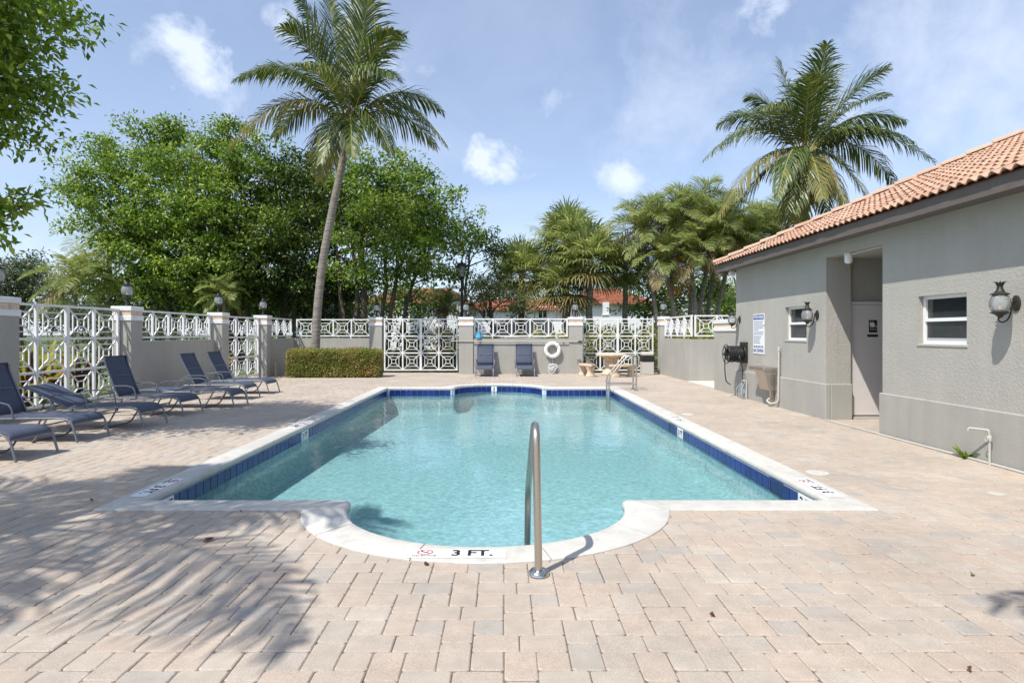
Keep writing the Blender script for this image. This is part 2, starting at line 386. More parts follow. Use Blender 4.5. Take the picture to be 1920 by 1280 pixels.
U = .0763
def paver_list():
    L = []
    n0, n1 = int(DX0/(8*U))-1, int(DX1/(8*U))+1
    for j in range(int(-5.5/(4*U)), int(22.4/(4*U))+1):           # even rows
        ye = 4*U*j                                              # even row occupies ye..ye+2U, odd row the next 2U
        for i in range(n0, n1+1):
            x = 8*U*i+(4*U if j % 2 else 0)
            L += [(x, ye-2*U, 2*U, 3*U), (x, ye+U, 2*U, 3*U)]      # two upright pieces over three rows
            L += [(x+2*U, ye, 3*U, 2*U), (x+5*U, ye, 3*U, 2*U)]
            L += [(x+2*U, ye+2*U, 2*U, 2*U), (x+6*U, ye+2*U, 2*U, 2*U)]
    return L
rp = random.Random(11); pav = []
cop_in = [(a[0]*.5+b[0]*.5, a[1]*.5+b[1]*.5) for a, b in [cor[1, 0]]+NARC+[cor[-1, 0], cor[-1, 1]]+FARC+[cor[1, 1]]]
for x, y, w, h in paver_list():
    cx, cy = x+w/2, y+h/2
    if cy < -5.3 or cy > 22.3 or inside(cop_in, cx, cy): continue
    if cx < -9.1 or cx > 8.1: continue
    if cx > 5.9 and not (8.4 < cy < 10.35 and cx < 7.7) and not (14 < cy < 18.3 and cx < 5.95) : continue
    pav.append((x, y, w, h))
def paver_geo(x, y, w, h):
    gpx = rp.uniform(.0006, .0024); dz = rp.uniform(-.0022, .0018); a = rp.uniform(-.006, .006)
    tx, ty = rp.uniform(-.012, .012), rp.uniform(-.012, .012)
    cx, cy = x+w/2+rp.uniform(-.0016, .0016), y+h/2+rp.uniform(-.0016, .0016)
    hw, hh, c = w/2-gpx, h/2-gpx, rp.uniform(.007, .014)
    def ring(i, z):
        a_, b_ = hw-i, hh-i; cc = c+i*.3
        o = [(-a_+cc, -b_), (a_-cc, -b_), (a_, -b_+cc), (a_, b_-cc), (a_-cc, b_), (-a_+cc, b_), (-a_, b_-cc), (-a_, -b_+cc)]
        return [(cx+p*math.cos(a)-q*math.sin(a), cy+p*math.sin(a)+q*math.cos(a), z+dz+p*tx+q*ty) for p, q in o]
    vs = ring(0, -.03)+ring(0, -.0055)+ring(.0058, 0)
    fs = [tuple(range(16, 24))]
    for r in (0, 8):
        for k in range(8): fs.append((r+k, r+(k+1) % 8, r+8+(k+1) % 8, r+8+k))
    return vs, fs, rp.random()
def on_screen(x, y, w, h):
    cy = y+h/2; cx = x+w/2
    if cy < 2.35: return 0
    px = VX+cx*F/cy; py = VY+HC*F/cy
    if px < -20 or px > 1940 or py > 1300: return 0
    return w*h/cy**3
pav.sort(key=lambda p: -on_screen(*p))
def tone_attr(me, vals):
    at = me.attributes.new('tone', 'FLOAT', 'POINT'); at.data.foreach_set('value', vals)
rest = MB(); tones = []
for i, p in enumerate(pav):
    vs, fs, t = paver_geo(*p)
    if i < 300:
        m = MB().add(vs, fs).mesh('paver', PAVER); tone_attr(m, [t]*24); put(bpy.data.objects.new('paver', m), deck)
    else:
        rest.add(vs, fs); tones += [t]*24
o = rest.build('paving', PAVER, deck); tone_attr(o.data, tones); tag(o, kind='stuff')

# ------------------------------------------------------------------ pool
pool = thing('swimming_pool', None, None, kind='structure')
PROF = [(1.0, -.06), (1.0, .006), (.97, .014), (.10, .016), (.045, .011), (.012, -.002), (0, -.02), (.006, -.04), (.05, -.056)]
for pc in pieces:
    m = MB(); vs = []; n = len(PROF)
    for i, (a, b) in enumerate(pc):
        a, b = Vector(a), Vector(b)
        if i in (0, len(pc)-1):                            # hairline joint between castings
            q = pc[1] if i == 0 else pc[-2]; d = (Vector(q[0])+Vector(q[1])-a-b); d = d.normalized()*.0042 if d.length else d; a = a+d; b = b+d
        for t, z in PROF: p = a.lerp(b, t); vs.append((p.x, p.y, z))
    fs = []
    for i in range(len(pc)-1):
        for k in range(n): fs.append((i*n+k, i*n+(k+1) % n, (i+1)*n+(k+1) % n, (i+1)*n+k))
    fs += [tuple(range(n)), tuple((len(pc)-1)*n+k for k in range(n-1, -1, -1))]
    m.add(vs, fs).build('coping_stone', COPING, pool, smooth=True)
# shell: wall with cove down to a floor that falls slightly away
def offset_in(poly, d):
    o = []; n = len(poly); A = sum(poly[i][0]*poly[(i+1) % n][1]-poly[(i+1) % n][0]*poly[i][1] for i in range(n)); sg = 1 if A > 0 else -1
    for i in range(n):
        a, b, c = Vector(poly[i-1]), Vector(poly[i]), Vector(poly[(i+1) % n]); d1, d2 = (b-a), (c-b)
        d1 = d1.normalized() if d1.length > 1e-6 else d2.normalized(); d2 = d2.normalized() if d2.length > 1e-6 else d1
        n1 = Vector((-d1.y, d1.x)); n2 = Vector((-d2.y, d2.x)); nn = (n1+n2); nn = nn.normalized() if nn.length > 1e-6 else n1
        k = max(.5, nn.dot(n1)); p = b+nn*(sg*d/k); o.append((p.x, p.y))
    return o
def floor_z(y): return -.56-.16*max(0, min(1, (y-5)/11))
rings = [(-.015, -.05), (-.015, -.22), (-.012, -.40), (.03, -.50), (.12, 0)]
vs = []; n = len(INNER)
for d, z in rings:
    for x, y in offset_in(INNER, d): vs.append((x, y, floor_z(y) if z == 0 else (z if z > -.3 else z+(floor_z(y)+.56))))
fs = []
for r in range(len(rings)-1):
    for k in range(n): fs.append((r*n+k, r*n+(k+1) % n, (r+1)*n+(k+1) % n, (r+1)*n+k))
fs2 = [tuple((len(rings)-1)*n+k for k in range(n))]
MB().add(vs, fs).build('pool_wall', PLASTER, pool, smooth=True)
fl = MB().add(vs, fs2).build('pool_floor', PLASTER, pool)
# entry step in the near bay
st = [s[0] for s in NARC if s[0][1] < 4.42]
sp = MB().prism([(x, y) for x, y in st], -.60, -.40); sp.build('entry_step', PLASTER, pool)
e0, e1 = st[0], st[-1]
MB().box(e1[0]+.02, e0[1]-.03, -.404, e0[0]-.02, e0[1]+.012, -.396).build('step_edge_tile', TILE, pool)
# waterline tiles
tm = MB().bbox(-.072, -.004, -.0715, .072, .004, .0715, b=.002).mesh('waterline_tile', TILE, None)
mark_spots = []
def tile_run(a, b, skip=()):
    a, b = Vector(a), Vector(b); L = (b-a).length; nt_ = int(L/.1525); d = (b-a)/L; off = (L-nt_*.1525)/2
    for k in range(nt_):
        s = off+(k+.5)*.1525
        if any(abs(s-q) < .155 for q in skip): continue
        p = a+d*s; inst('waterline_tile', tm, pool, (p.x, p.y, -.132), (0, 0, math.atan2(d.y, d.x)))
Lside = PY1-PY0
tile_run(cor[-1, 0][0], cor[-1, 1][0], (.26, 4.1)); tile_run(cor[1, 0][0], cor[1, 1][0], (.33, .95, 4.3, 4.75))
tile_run(cor[-1, 1][0], FARC[0][0]); tile_run(FARC[-1][0], cor[1, 1][0])
pts = [Vector(s[0]) for s in FARC]; acc = 0; res = [pts[0]]
for i in range(1, len(pts)):
    a, b = pts[i-1], pts[i]; L = (b-a).length
    while L > 0 and acc+L >= .1525:
        t = (.1525-acc)/L; a = a.lerp(b, t); res.append(a.copy()); L = (b-a).length; acc = 0
    acc += L
for i in range(len(res)-1):
    if i == len(res)//2-1: mark_far = (res[i], res[i+1]); continue
    m = (res[i]+res[i+1])/2; d = res[i+1]-res[i]; inst('waterline_tile', tm, pool, (m.x, m.y, -.132), (0, 0, math.atan2(d.y, d.x)))
# white skimmer mouths in the right hand wall
SKIM = mat('skimmer_throat', (.008, .015, .085), .3)
for s in (.95, 4.75):
    y = PY0+s; x = PCX+PHW
    m = MB(); m.box(x-.004, y-.15, -.075, x+.004, y+.15, -.055); m.box(x-.004, y-.15, -.2, x+.004, y-.135, -.075); m.box(x-.004, y+.135, -.2, x+.004, y+.15, -.075)
    m.build('skimmer_frame', TILE, pool); MB().box(x-.001, y-.135, -.21, x+.004, y+.135, -.075).build('skimmer_mouth', SKIM, pool)
gr = MB(); vs = []
for z in (-.056, -.21):
    for x, y in offset_in(INNER, -.006): vs.append((x, y, z))
gr.add(vs, [(k, (k+1) % n, n+(k+1) % n, n+k) for k in range(n)]).build('tile_grout', GROUT, pool)

# water surface: clear tinted water, Fresnel reflection, small ripples
wm_ = bpy.data.materials.new('water'); wm_.use_nodes = True; n_ = wm_.node_tree.nodes; l_ = wm_.node_tree.links
n_.remove(n_['Principled BSDF'])
tr = n_.new('ShaderNodeBsdfTransparent'); tr.inputs[0].default_value = (.69, .905, .925, 1)
gl = n_.new('ShaderNodeBsdfGlossy'); gl.inputs['Roughness'].default_value = .015
fr = n_.new('ShaderNodeFresnel'); fr.inputs[0].default_value = 1.333
tcw = n_.new('ShaderNodeTexCoord'); mp = n_.new('ShaderNodeMapping'); mp.inputs['Scale'].default_value = (1, .8, 1); l_.new(tcw.outputs['Object'], mp.inputs[0])
def wn(s, d):
    x = n_.new('ShaderNodeTexNoise'); x.inputs['Scale'].default_value = s; x.inputs['Detail'].default_value = d; x.inputs['Distortion'].default_value = .6; l_.new(mp.outputs[0], x.inputs['Vector']); return x.outputs['Fac']
a1 = n_.new('ShaderNodeMath'); a1.operation = 'MULTIPLY_ADD'; l_.new(wn(9, 3), a1.inputs[0]); a1.inputs[1].default_value = .35; l_.new(wn(2.2, 3), a1.inputs[2])
bw = n_.new('ShaderNodeBump'); bw.inputs['Strength'].default_value = .16; bw.inputs['Distance'].default_value = .06; l_.new(a1.outputs[0], bw.inputs['Height'])
l_.new(bw.outputs[0], gl.inputs['Normal']); l_.new(bw.outputs[0], fr.inputs['Normal'])
mw = n_.new('ShaderNodeMixShader'); l_.new(fr.outputs[0], mw.inputs[0]); l_.new(tr.outputs[0], mw.inputs[1]); l_.new(gl.outputs[0], mw.inputs[2]); l_.new(mw.outputs[0], n_['Material Output'].inputs[0])
wpoly = offset_in(INNER, -.004)
tag(MB().add([(x, y, -.182) for x, y in wpoly[::-1]], [tuple(range(len(wpoly)))]).build('pool_water', wm_), kind='structure')

# ------------------------------------------------------------------ lettering
def text_mesh(body, size, M, mt, parent, name='lettering', align='CENTER', bold=.0):
    cu = bpy.data.curves.new('t', 'FONT'); cu.body = body; cu.size = size; cu.align_x = align; cu.align_y = 'CENTER'; cu.resolution_u = 3; cu.offset = bold; cu.extrude = .0008
    ob = bpy.data.objects.new('t', cu); C.objects.link(ob); bpy.context.view_layer.update()
    me = bpy.data.meshes.new_from_object(ob); bpy.data.objects.remove(ob); bpy.data.curves.remove(cu)
    me.name = name; me.materials.clear(); me.materials.append(mt)
    off = OFF.get(parent.name, Vector((0, 0, 0))) if parent else Vector((0, 0, 0))
    me.transform(Matrix.Translation(-off) @ M); return put(bpy.data.objects.new(name, me), parent)
def frame_M(o, xd, yd):
    xd, yd = Vector(xd).normalized(), Vector(yd).normalized(); z = xd.cross(yd)
    M = Matrix((xd, yd, z)).transposed().to_4x4(); M.translation = Vector(o); return M
def no_diving(M, r, parent):
    m = MB(); m.tube([M @ Vector((r*math.cos(a), .8*r*math.sin(a), .001)) for a in [2*math.pi*k/20 for k in range(20)]], r*.1, 4, closed=True, flat=.2)
    m.bar(M @ Vector((-.7*r, .55*r, .001)), M @ Vector((.7*r, -.55*r, .001)), r*.16, .001); m.build('no_diving_symbol', TEXTRED, parent)
    p = MB(); p.bar(M @ Vector((-.55*r, .15*r, .0016)), M @ Vector((.15*r, -.1*r, .0016)), r*.16, .001); p.bar(M @ Vector((.1*r, -.1*r, .0016)), M @ Vector((.5*r, .3*r, .0016)), r*.13, .001); p.build('diver_figure', TEXTBLK, parent)
    text_mesh('NO DIVING', r*.62, M @ Matrix.Translation((0, -1.3*r, .001)), TEXTBLK, parent)
def deck_marker(o, xd, label, txt='3 FT.', s=.085, rev=False):
    yd = Vector((-xd[1], xd[0], 0)); M = frame_M(o, (xd[0], xd[1], 0), yd)
    t = thing('depth_marker', label, 'depth marker', o)
    pl_ = MB(); pl_.box(-.33, -.075, 0, .33, .075, .0012); pl_.xf(M).build('backing', MARKW, t)
    a, b = (.13, -.22) if not rev else (-.11, .22)
    M1 = M @ Matrix.Translation((a-.03*(1 if not rev else -1), 0, .002)); text_mesh(txt, s*1.62, M1, TEXTBLK, t, bold=.004)
    no_diving(M @ Matrix.Translation((b, .018, .0015)), .05, t); return t
zt = .0175
deck_marker((PCX-.16, 3.925, zt), (1, 0), 'depth marker reading 3 FT. with no diving symbol on the near curved coping')
deck_marker((PCX-PHW-CW/2, 5.62, zt), (0, -1), 'shaded depth marker reading 3 FT at the near left corner of the coping')
deck_marker((PCX+PHW+CW/2, 5.62, zt), (0, 1), 'sunlit depth marker reading 3 FT at the near right corner of the coping', rev=True)
deck_marker((PCX-PHW-CW/2, 9.4, zt), (0, -1), 'faded depth marker midway along the left coping of the pool')
deck_marker((PCX+PHW+CW/2, 10.05, zt), (0, 1), 'faded depth marker midway along the right coping of the pool', rev=True)
def tile_marker(p, xd, label, txt='3 FT', w=.29):
    M = frame_M((p[0], p[1], -.132), (xd[0], xd[1], 0), (0, 0, 1)); t = thing('depth_tile', label, 'depth tile', (p[0], p[1], -.132))
    MB().box(-w/2, -.0735, -.004, w/2, .0735, .0065).xf(M).build('tile', MARKW, t)
    text_mesh(txt, .13, M @ Matrix.Translation((0, 0, .008)), TEXTBLK, t, bold=.003)
tile_marker((PCX-PHW, PY0+.26), (0, 1), 'white depth tile reading 3 FT on the shaded left waterline near the corner')
tile_marker((PCX+PHW, PY0+.33), (0, -1), 'white depth tile reading 3 FT on the right waterline near the corner')
tile_marker((PCX-PHW, PY0+4.1), (0, 1), 'white depth tile midway along the left waterline'); tile_marker((PCX+PHW, PY0+4.3), (0, -1), 'white depth tile midway along the right waterline')
a, b = mark_far; mm = (a+b)/2; tile_marker((mm.x, mm.y-.004), (1, 0), 'white depth tile in the middle of the far curved waterline', '3', .16)

# ------------------------------------------------------------------ perimeter walls, pillars, gates, fence panels
PT = 2.12
def wall_open(u0, u1, z0, z1, holes, th, M, name, mt, parent=None):
    """one connected wall slab in local (u, depth, z) with rectangular holes"""
    us = sorted({u0, u1, *[h[0] for h in holes], *[h[1] for h in holes]}); zs = sorted({z0, z1, *[h[2] for h in holes], *[h[3] for h in holes]})
    us = [u for u in us if u0 <= u <= u1]; zs = [z for z in zs if z0 <= z <= z1]
    solid = lambda i, j: 0 <= i < len(us)-1 and 0 <= j < len(zs)-1 and not any(h[0] <= us[i] and us[i+1] <= h[1] and h[2] <= zs[j] and zs[j+1] <= h[3] for h in holes)
    idx = {}; vs = []
    def vid(i, j, d):
        if (i, j, d) not in idx: idx[i, j, d] = len(vs); vs.append((us[i], d*th, zs[j]))
        return idx[i, j, d]
    fs = []
    for i in range(len(us)-1):
        for j in range(len(zs)-1):
            if not solid(i, j): continue
            fs.append((vid(i, j, 0), vid(i+1, j, 0), vid(i+1, j+1, 0), vid(i, j+1, 0))); fs.append((vid(i, j, 1), vid(i, j+1, 1), vid(i+1, j+1, 1), vid(i+1, j, 1)))
            for (di, dj), (p, q) in (((-1, 0), ((i, j), (i, j+1))), ((1, 0), ((i+1, j+1), (i+1, j))), ((0, -1), ((i+1, j), (i, j))), ((0, 1), ((i, j+1), (i+1, j+1)))):
                if not solid(i+di, j+dj): fs.append((vid(*p, 0), vid(*q, 0), vid(*q, 1), vid(*p, 1)))
    return MB().add(vs, fs).xf(M).build(name, mt, parent)
def simple_wall(label, x0, y0, x1, y1, z1, mt=None):
    return tag(MB().box(x0, y0, -.05, x1, y1, z1).build('garden_wall', mt or WALLM), label, 'wall', 'rendered garden walls')
def pillar(label, x0, y0, x1, y1, top=PT):
    t = thing('wall_pillar', label, 'pillar', ((x0+x1)/2, (y0+y1)/2, 0), group='capped wall pillars')
    MB().box(x0, y0, -.05, x1, y1, top-.325).build('shaft', WALLM, t)
    e = .022
    MB().bbox(x0-e, y0-e, top-.325, x1+e, y1+e, top-.21).build('cap_band', WHITE, t)
    MB().box(x0+.004, y0+.004, top-.21, x1-.004, y1-.004, top-.105).build('cap_core', GROUT, t)
    nx, ny = 2, 2                                                # stone tiles round the cap
    for k in range(nx):
        w = (x1-x0)/nx
        for yy in (y0, y1): MB().box(x0+k*w+.002, yy-.004, top-.207, x0+(k+1)*w-.002, yy+.004, top-.108).build('cap_tile', CAPTILE, t)
    for k in range(ny):
        w = (y1-y0)/ny
        for xx in (x0, x1): MB().box(xx-.004, y0+k*w+.006, top-.207, xx+.004, y0+(k+1)*w-.006, top-.108).build('cap_tile', CAPTILE, t)
    MB().bbox(x0-e, y0-e, top-.105, x1+e, y1+e, top).build('cap_band', WHITE, t)
    return t
LAT = {}
def lattice(w, h):
    k = (round(w, 3), round(h, 3))
    if k in LAT: return LAT[k]
    m = MB(); b, d = .024, .022; up = (0, 1, 0)
    def bar(a, c, bb=b): m.bar((a[0], 0, a[1]), (c[0], 0, c[1]), bb, d, up)
    for s, bb in ((.125, .022), (.31, .02)):
        x, z = w*s, h*s
        bar((-x-bb/2, -z), (x+bb/2, -z), bb); bar((-x-bb/2, z), (x+bb/2, z), bb); bar((-x, -z), (-x, z), bb); bar((x, -z), (x, z), bb)
    for sx in (-1, 1):
        for sz in (-1, 1): m.bar((sx*w*.125, .0008, sz*h*.125), (sx*w*.5, .0008, sz*h*.5), b, d, up)
    LAT[k] = m.mesh('lattice_square', WHITE); return LAT[k]
def lattice_frame(name, label, cat, p0, p1, z0, z1, nc, nr, st_w=.05, double=None, group=None, feet=False):
    p0, p1 = Vector((*p0, 0)), Vector((*p1, 0)); L = (p1-p0).length; rz = math.atan2((p1-p0).y, (p1-p0).x)
    t = thing(name, label, cat, (p0.x, p0.y, z0), rz, group=group, local=True); h = z1-z0
    cw, ch = (L-st_w)/nc, (h-st_w)/nr
    for i in range(nc+1):
        x = st_w/2+i*cw; w = st_w*(1.7 if double and i in double else 1)
        MB().box(x-w/2, -.025, 0, x+w/2, .025, h).build('stile', WHITE, t)
    for j in range(nr+1):
        z = st_w/2+j*ch; r = .044
        for i in range(nc):
            MB().box(st_w+i*cw+.0, -.02, z-r/2, (i+1)*cw, .02, z+r/2).build('rail', WHITE, t)
    me = lattice(cw-st_w, ch-.044)
    for i in range(nc):
        for j in range(nr): inst('lattice_square', me, t, (st_w/2+(i+.5)*cw, 0, st_w/2+(j+.5)*ch))
    if feet:
        for i in range(1, nc, 2): MB().box(i*cw-.02, -.02, -.06, i*cw+.02, .02, 0).build('foot', WHITE, t)
    return t
WT = 1.32
# left side
simple_wall('grey rendered wall at the left edge beside the nearest lounger', -9.0, 3.0, -8.7, 9.63, WT)
pillar('grey pillar cut by the left edge of the picture', -8.82, 9.63, -8.38, 10.05)
lattice_frame('lattice_gate', 'wide white lattice gate behind the nearest loungers on the left', 'gate', (-8.74, 10.07), (-8.74, 13.18), .1, 2.06, 4, 3, double=(2,), group='white lattice gates')
pillar('grey pillar with shadowed front between the wide left gate and the low wall', -8.9, 13.2, -8.47, 13.62)
simple_wall('grey low wall behind the loungers with raised backs', -8.82, 13.62, -8.56, 17.2, WT)
lattice_frame('fence_panel', 'white lattice panel over the low wall behind the loungers', 'fence', (-8.69, 13.66), (-8.69, 17.16), 1.38, 2.06, 5, 1, group='white lattice fence panels', feet=True)
pillar('grey pillar left of the narrow lattice gate', -8.76, 17.2, -8.34, 17.62)
lattice_frame('lattice_gate', 'narrow white lattice gate behind the farthest left lounger', 'gate', (-8.52, 17.64), (-8.4, 19.88), .08, 2.04, 3, 3, group='white lattice gates')
pillar('grey pillar right of the narrow lattice gate', -8.55, 19.9, -8.12, 20.32)
simple_wall('short shaded wall running back to the corner left of the hedge', -8.36, 20.32, -8.1, 22.5, WT)
lattice_frame('fence_panel', 'lattice panel seen edge on at the back left corner', 'fence', (-8.22, 20.34), (-8.22, 22.46), 1.38, 2.06, 3, 1, group='white lattice fence panels', feet=True)
simple_wall('shaded grey wall behind the clipped hedge and the coconut trunk', -8.36, 22.5, -5.15, 22.75, WT)
lattice_frame('fence_panel', 'lattice panel behind the leaning coconut palm trunk', 'fence', (-8.08, 22.62), (-5.2, 22.62), 1.38, 2.06, 4, 1, group='white lattice fence panels', feet=True)
pillar('grey pillar right of the clipped hedge', -5.16, 22.25, -4.68, 22.7)
lattice_frame('lattice_gate', 'white double lattice gate right of the hedge with shrubs behind', 'gate', (-4.6, 22.3), (-1.78, 22.3), .08, 2.07, 4, 3, double=(2,), group='white lattice gates')
# middle
pillar('grey pillar left of the two far loungers', -1.68, 21.56, -1.15, 22.0, 2.11)
wm3 = simple_wall('sunlit grey wall behind the two far loungers and life ring', -1.15, 21.6, 2.42, 21.85, 1.31)
lattice_frame('fence_panel', 'lattice panel above the two far loungers', 'fence', (-1.12, 21.74), (2.38, 21.74), 1.38, 2.06, 5, 1, group='white lattice fence panels', feet=True)
pillar('grey pillar right of the life ring', 2.42, 21.56, 2.91, 22.0, 2.11)
lattice_frame('lattice_gate', 'white double lattice gate behind the stone table', 'gate', (2.98, 22.2), (5.7, 22.2), .08, 2.07, 4, 3, double=(2,), group='white lattice gates')
# right
pillar('slim grey pillar right of the stone table gate', 5.74, 21.3, 6.05, 21.7)
simple_wall('sunlit side wall right of the stone table', 5.78, 18.2, 6.03, 21.3, WT)
lattice_frame('fence_panel', 'lattice panel seen edge on above the right side wall', 'fence', (5.9, 18.26), (5.9, 21.28), 1.4, 2.08, 4, 1, group='white lattice fence panels', feet=True)
simple_wall('short wall facing the pool beside the pool house corner', 6.03, 18.2, 8.2, 18.45, WT)
lattice_frame('fence_panel', 'lattice panel beside the pool house corner', 'fence', (6.0, 18.32), (8.1, 18.32), 1.4, 2.08, 3, 1, group='white lattice fence panels', feet=True)
t = thing('corner_wall', 'low capped wall joined to the far corner of the pool house', 'wall', (6, 15, 0))
MB().box(5.66, 14.09, -.05, 6.3, 15.65, 1.56).build('wall', WALLM, t)
MB().bbox(5.635, 14.09, 1.56, 6.32, 15.675, 1.66).build('cap_band', WHITE, t)
MB().box(5.66, 14.09, 1.66, 6.3, 15.655, 1.76).build('cap_tile', CAPTILE, t)
MB().bbox(5.635, 14.09, 1.76, 6.32, 15.675, 1.86).build('cap_band', WHITE, t)
tag(MB().box(5.72, 15.66, -.02, 8.2, 18.19, .02).build('concrete_pad', mat('pale_concrete', (.62, .57, .51), .9, var=.08, vscale=4)), kind='structure')

# ------------------------------------------------------------------ pool house
PX = 5.62
ph = thing('pool_house', 'grey stucco pool house with red barrel tile roof', 'building', (6.5, 9, 0))
MY = Matrix(((0, 1, 0, PX), (1, 0, 0, 0), (0, 0, 1, 0), (0, 0, 0, 1)))       # local u -> world y, depth -> +x
wins = [(10.80, 11.62, 1.37, 2.02), (7.06, 7.89, 1.36, 2.0)]
wall_open(-3, 14.08, -.05, 3.06, [(8.63, 10.14, -.05, 2.82)]+wins, .2, MY, 'wall', STUCCO, ph)
m = MB(); m.box(5.822, 10.142, -.05, 6.05, 10.268, 2.82); m.build('alcove_return', STUCCO, ph)
MB().box(5.822, 10.27, -.05, 8, 10.45, 2.82).build('alcove_back_wall', STUCCO, ph)
MB().box(7.6, 8.45, -.05, 7.8, 10.268, 2.82).build('alcove_side_wall', STUCCO, ph)
MB().box(5.822, 8.45, -.05, 7.598, 8.63, 2.82).build('alcove_near_wall', STUCCO, ph)
MB().box(5.824, 8.4, 2.822, 8, 10.85, 2.9).build('alcove_ceiling', STUCCO, ph)
MB().box(PX+.01, 14.083, -.05, 13, 14.09, 3.05).build('end_wall', STUCCO, ph)
def plinth(x0, y0, x1, y1):
    MB().bbox(x0, y0, -.05, x1, y1, .622, b=.012).build('plinth', PLINTH, ph)
plinth(PX-.035, 10.105, PX+.06, 14.115); plinth(PX-.035, -3, PX+.06, 8.664); plinth(PX+.062, 10.105, 6.06, 10.15)
GSASH = mat('grey_sash', (.45, .45, .46), .4)
for k, (y0, y1, z0, z1) in enumerate(wins):
    x = PX+.07; fr_ = MB(); b = .045
    fr_.box(x, y0, z0, x+.05, y0+b, z1); fr_.box(x, y1-b, z0, x+.05, y1, z1); fr_.box(x+.002, y0+b, z1-b, x+.048, y1-b, z1); fr_.box(x+.002, y0+b, z0, x+.048, y1-b, z0+b)
    w = fr_.build('window', WHITE, ph); MB().box(x-.006, y0+b, (z0+z1)/2-.022, x+.045, y1-b, (z0+z1)/2+.022).build('meeting_rail', WHITE, w)
    MB().box(x+.03, y0+b, (z0+z1)/2+.02, x+.034, y1-b, z1-b).build('pane', PANE, w); MB().box(x+.022, y0+b, z0+b, x+.026, y1-b, (z0+z1)/2-.02).build('pane', PANE, w)
    MB().bbox(PX-.012, y0-.02, z0-.035, PX+.075, y1+.02, z0+.001, b=.008).build('sill', STUCCO, w)
    if k == 1: MB().box(x+.012, y0+b+.0, z0+b, x+.02, y1-b, z0+b+.035).build('sash_rail', GSASH, w)
d = MB().box(6.13, 10.232, .068, 7.03, 10.269, 2.0).build('door', DOORM, ph)
m = MB(); m.box(6.07, 10.215, .0, 6.125, 10.269, 2.06); m.box(7.035, 10.215, 0, 7.09, 10.269, 2.06); m.box(6.125, 10.217, 2.005, 7.035, 10.269, 2.058); m.build('door_frame', DOORM, d)
MB().box(6.125, 10.19, .0, 7.035, 10.268, .045).build('threshold', PVC, d)
MB().box(6.13, 10.235, .046, 7.03, 10.265, .067).build('door_sweep', BLACKM, d)
m = MB(); m.lathe([(.03, 0), (.03, .01), (.012, .012), (.012, .05), (.028, .055), (.03, .08), (.02, .09)], (6.95, 10.231, 1.0), 12, axis=(0, -1, 0)); m.build('door_knob', STEEL, d, smooth=True)
# roof
EX, EZ, SL = 5.25, 3.17, .46
A = (EX, 14.45); RT = 4.0
rz_ = EZ+RT*SL
vs = [(EX, 14.45, EZ), (EX, -3, EZ), (EX+RT, -3, rz_), (EX+RT, 14.45-RT, rz_), (EX+2*RT, 14.45, EZ), (EX+2*RT, -3, EZ)]
rf = MB().add(vs, [(0, 3, 2, 1), (0, 4, 3), (3, 4, 5, 2), (1, 2, 5), (0, 1, 5, 4)]).build('roof', ROOFB, ph)
MB().box(EX+.012, -3, 3.0, EX+.04, 14.44, 3.165).build('fascia', FASCIA, ph); MB().box(EX+.042, 14.41, 3.0, EX+2*RT-.05, 14.438, 3.165).build('fascia', FASCIA, ph)
MB().box(EX+.042, -3, 3.032, PX-.001, 14.405, 3.05).build('soffit', FASCIA, ph); MB().box(PX+.21, 14.1, 3.032, EX+2*RT-.1, 14.405, 3.05).build('soffit', FASCIA, ph)
al = math.atan(SL); ca, sa = math.cos(al), math.sin(al)
m = MB(); ny = 16; tw, tl = .292, .37
prof = [(-tw/2+tw*k/ny, .022*math.cos(2*math.pi*(k/ny)*2)+.022) for k in range(ny+1)]
vs = [(0, y, z+.026) for y, z in prof]+[(tl, y, z) for y, z in prof]+[(0.004, y, z+.010) for y, z in prof]
fs = [(k, k+1, ny+2+k, ny+1+k) for k in range(ny)]+[(2*(ny+1)+k, 2*(ny+1)+k+1, k+1, k) for k in range(ny)]
rt = m.add(vs, fs).mesh('roof_tile', ROOFT, None, smooth=False)
course = .315; rr = random.Random(3); i = 0; nt_count = 0
while True:
    t = -.035+i*course*ca
    x = EX+t; z = EZ+.01+t*SL
    y = 14.45-max(t, 0)-.17; ymin = max(-3, (x+.3)*F/(1990-VX)-.2)
    if y < ymin or t > RT: break
    while y > ymin:
        inst('roof_tile', rt, rf, (x+rr.uniform(-.006, .006), y, z+rr.uniform(-.002, .003)), (rr.uniform(-.012, .012), -al+rr.uniform(-.008, .008), rr.uniform(-.012, .012))); y -= tw+.002; nt_count += 1
    # the rest of the course, beyond the picture, in one strip per course
    i += 1
m = MB()
for j in range(13):
    t = -.035+j*course*ca; x = EX+t; z = EZ+.01+t*SL; y1 = (x+.3)*F/(1990-VX)-.35
    if y1 < -2.5: continue
    k = int((y1+3)/.04); vs = []
    for q in range(k+1):
        y = -3+(y1+3)*q/k; w = .022*math.cos(2*math.pi*y/.147)+.022; vs += [(x+ca*0, y, z+w+.026), (x+tl*ca, y, z+w+tl*sa)]
    m.add(vs, [(2*q, 2*q+2, 2*q+3, 2*q+1) for q in range(k)])
tag(m.build('roof_covering', ROOFT, rf), kind='stuff')
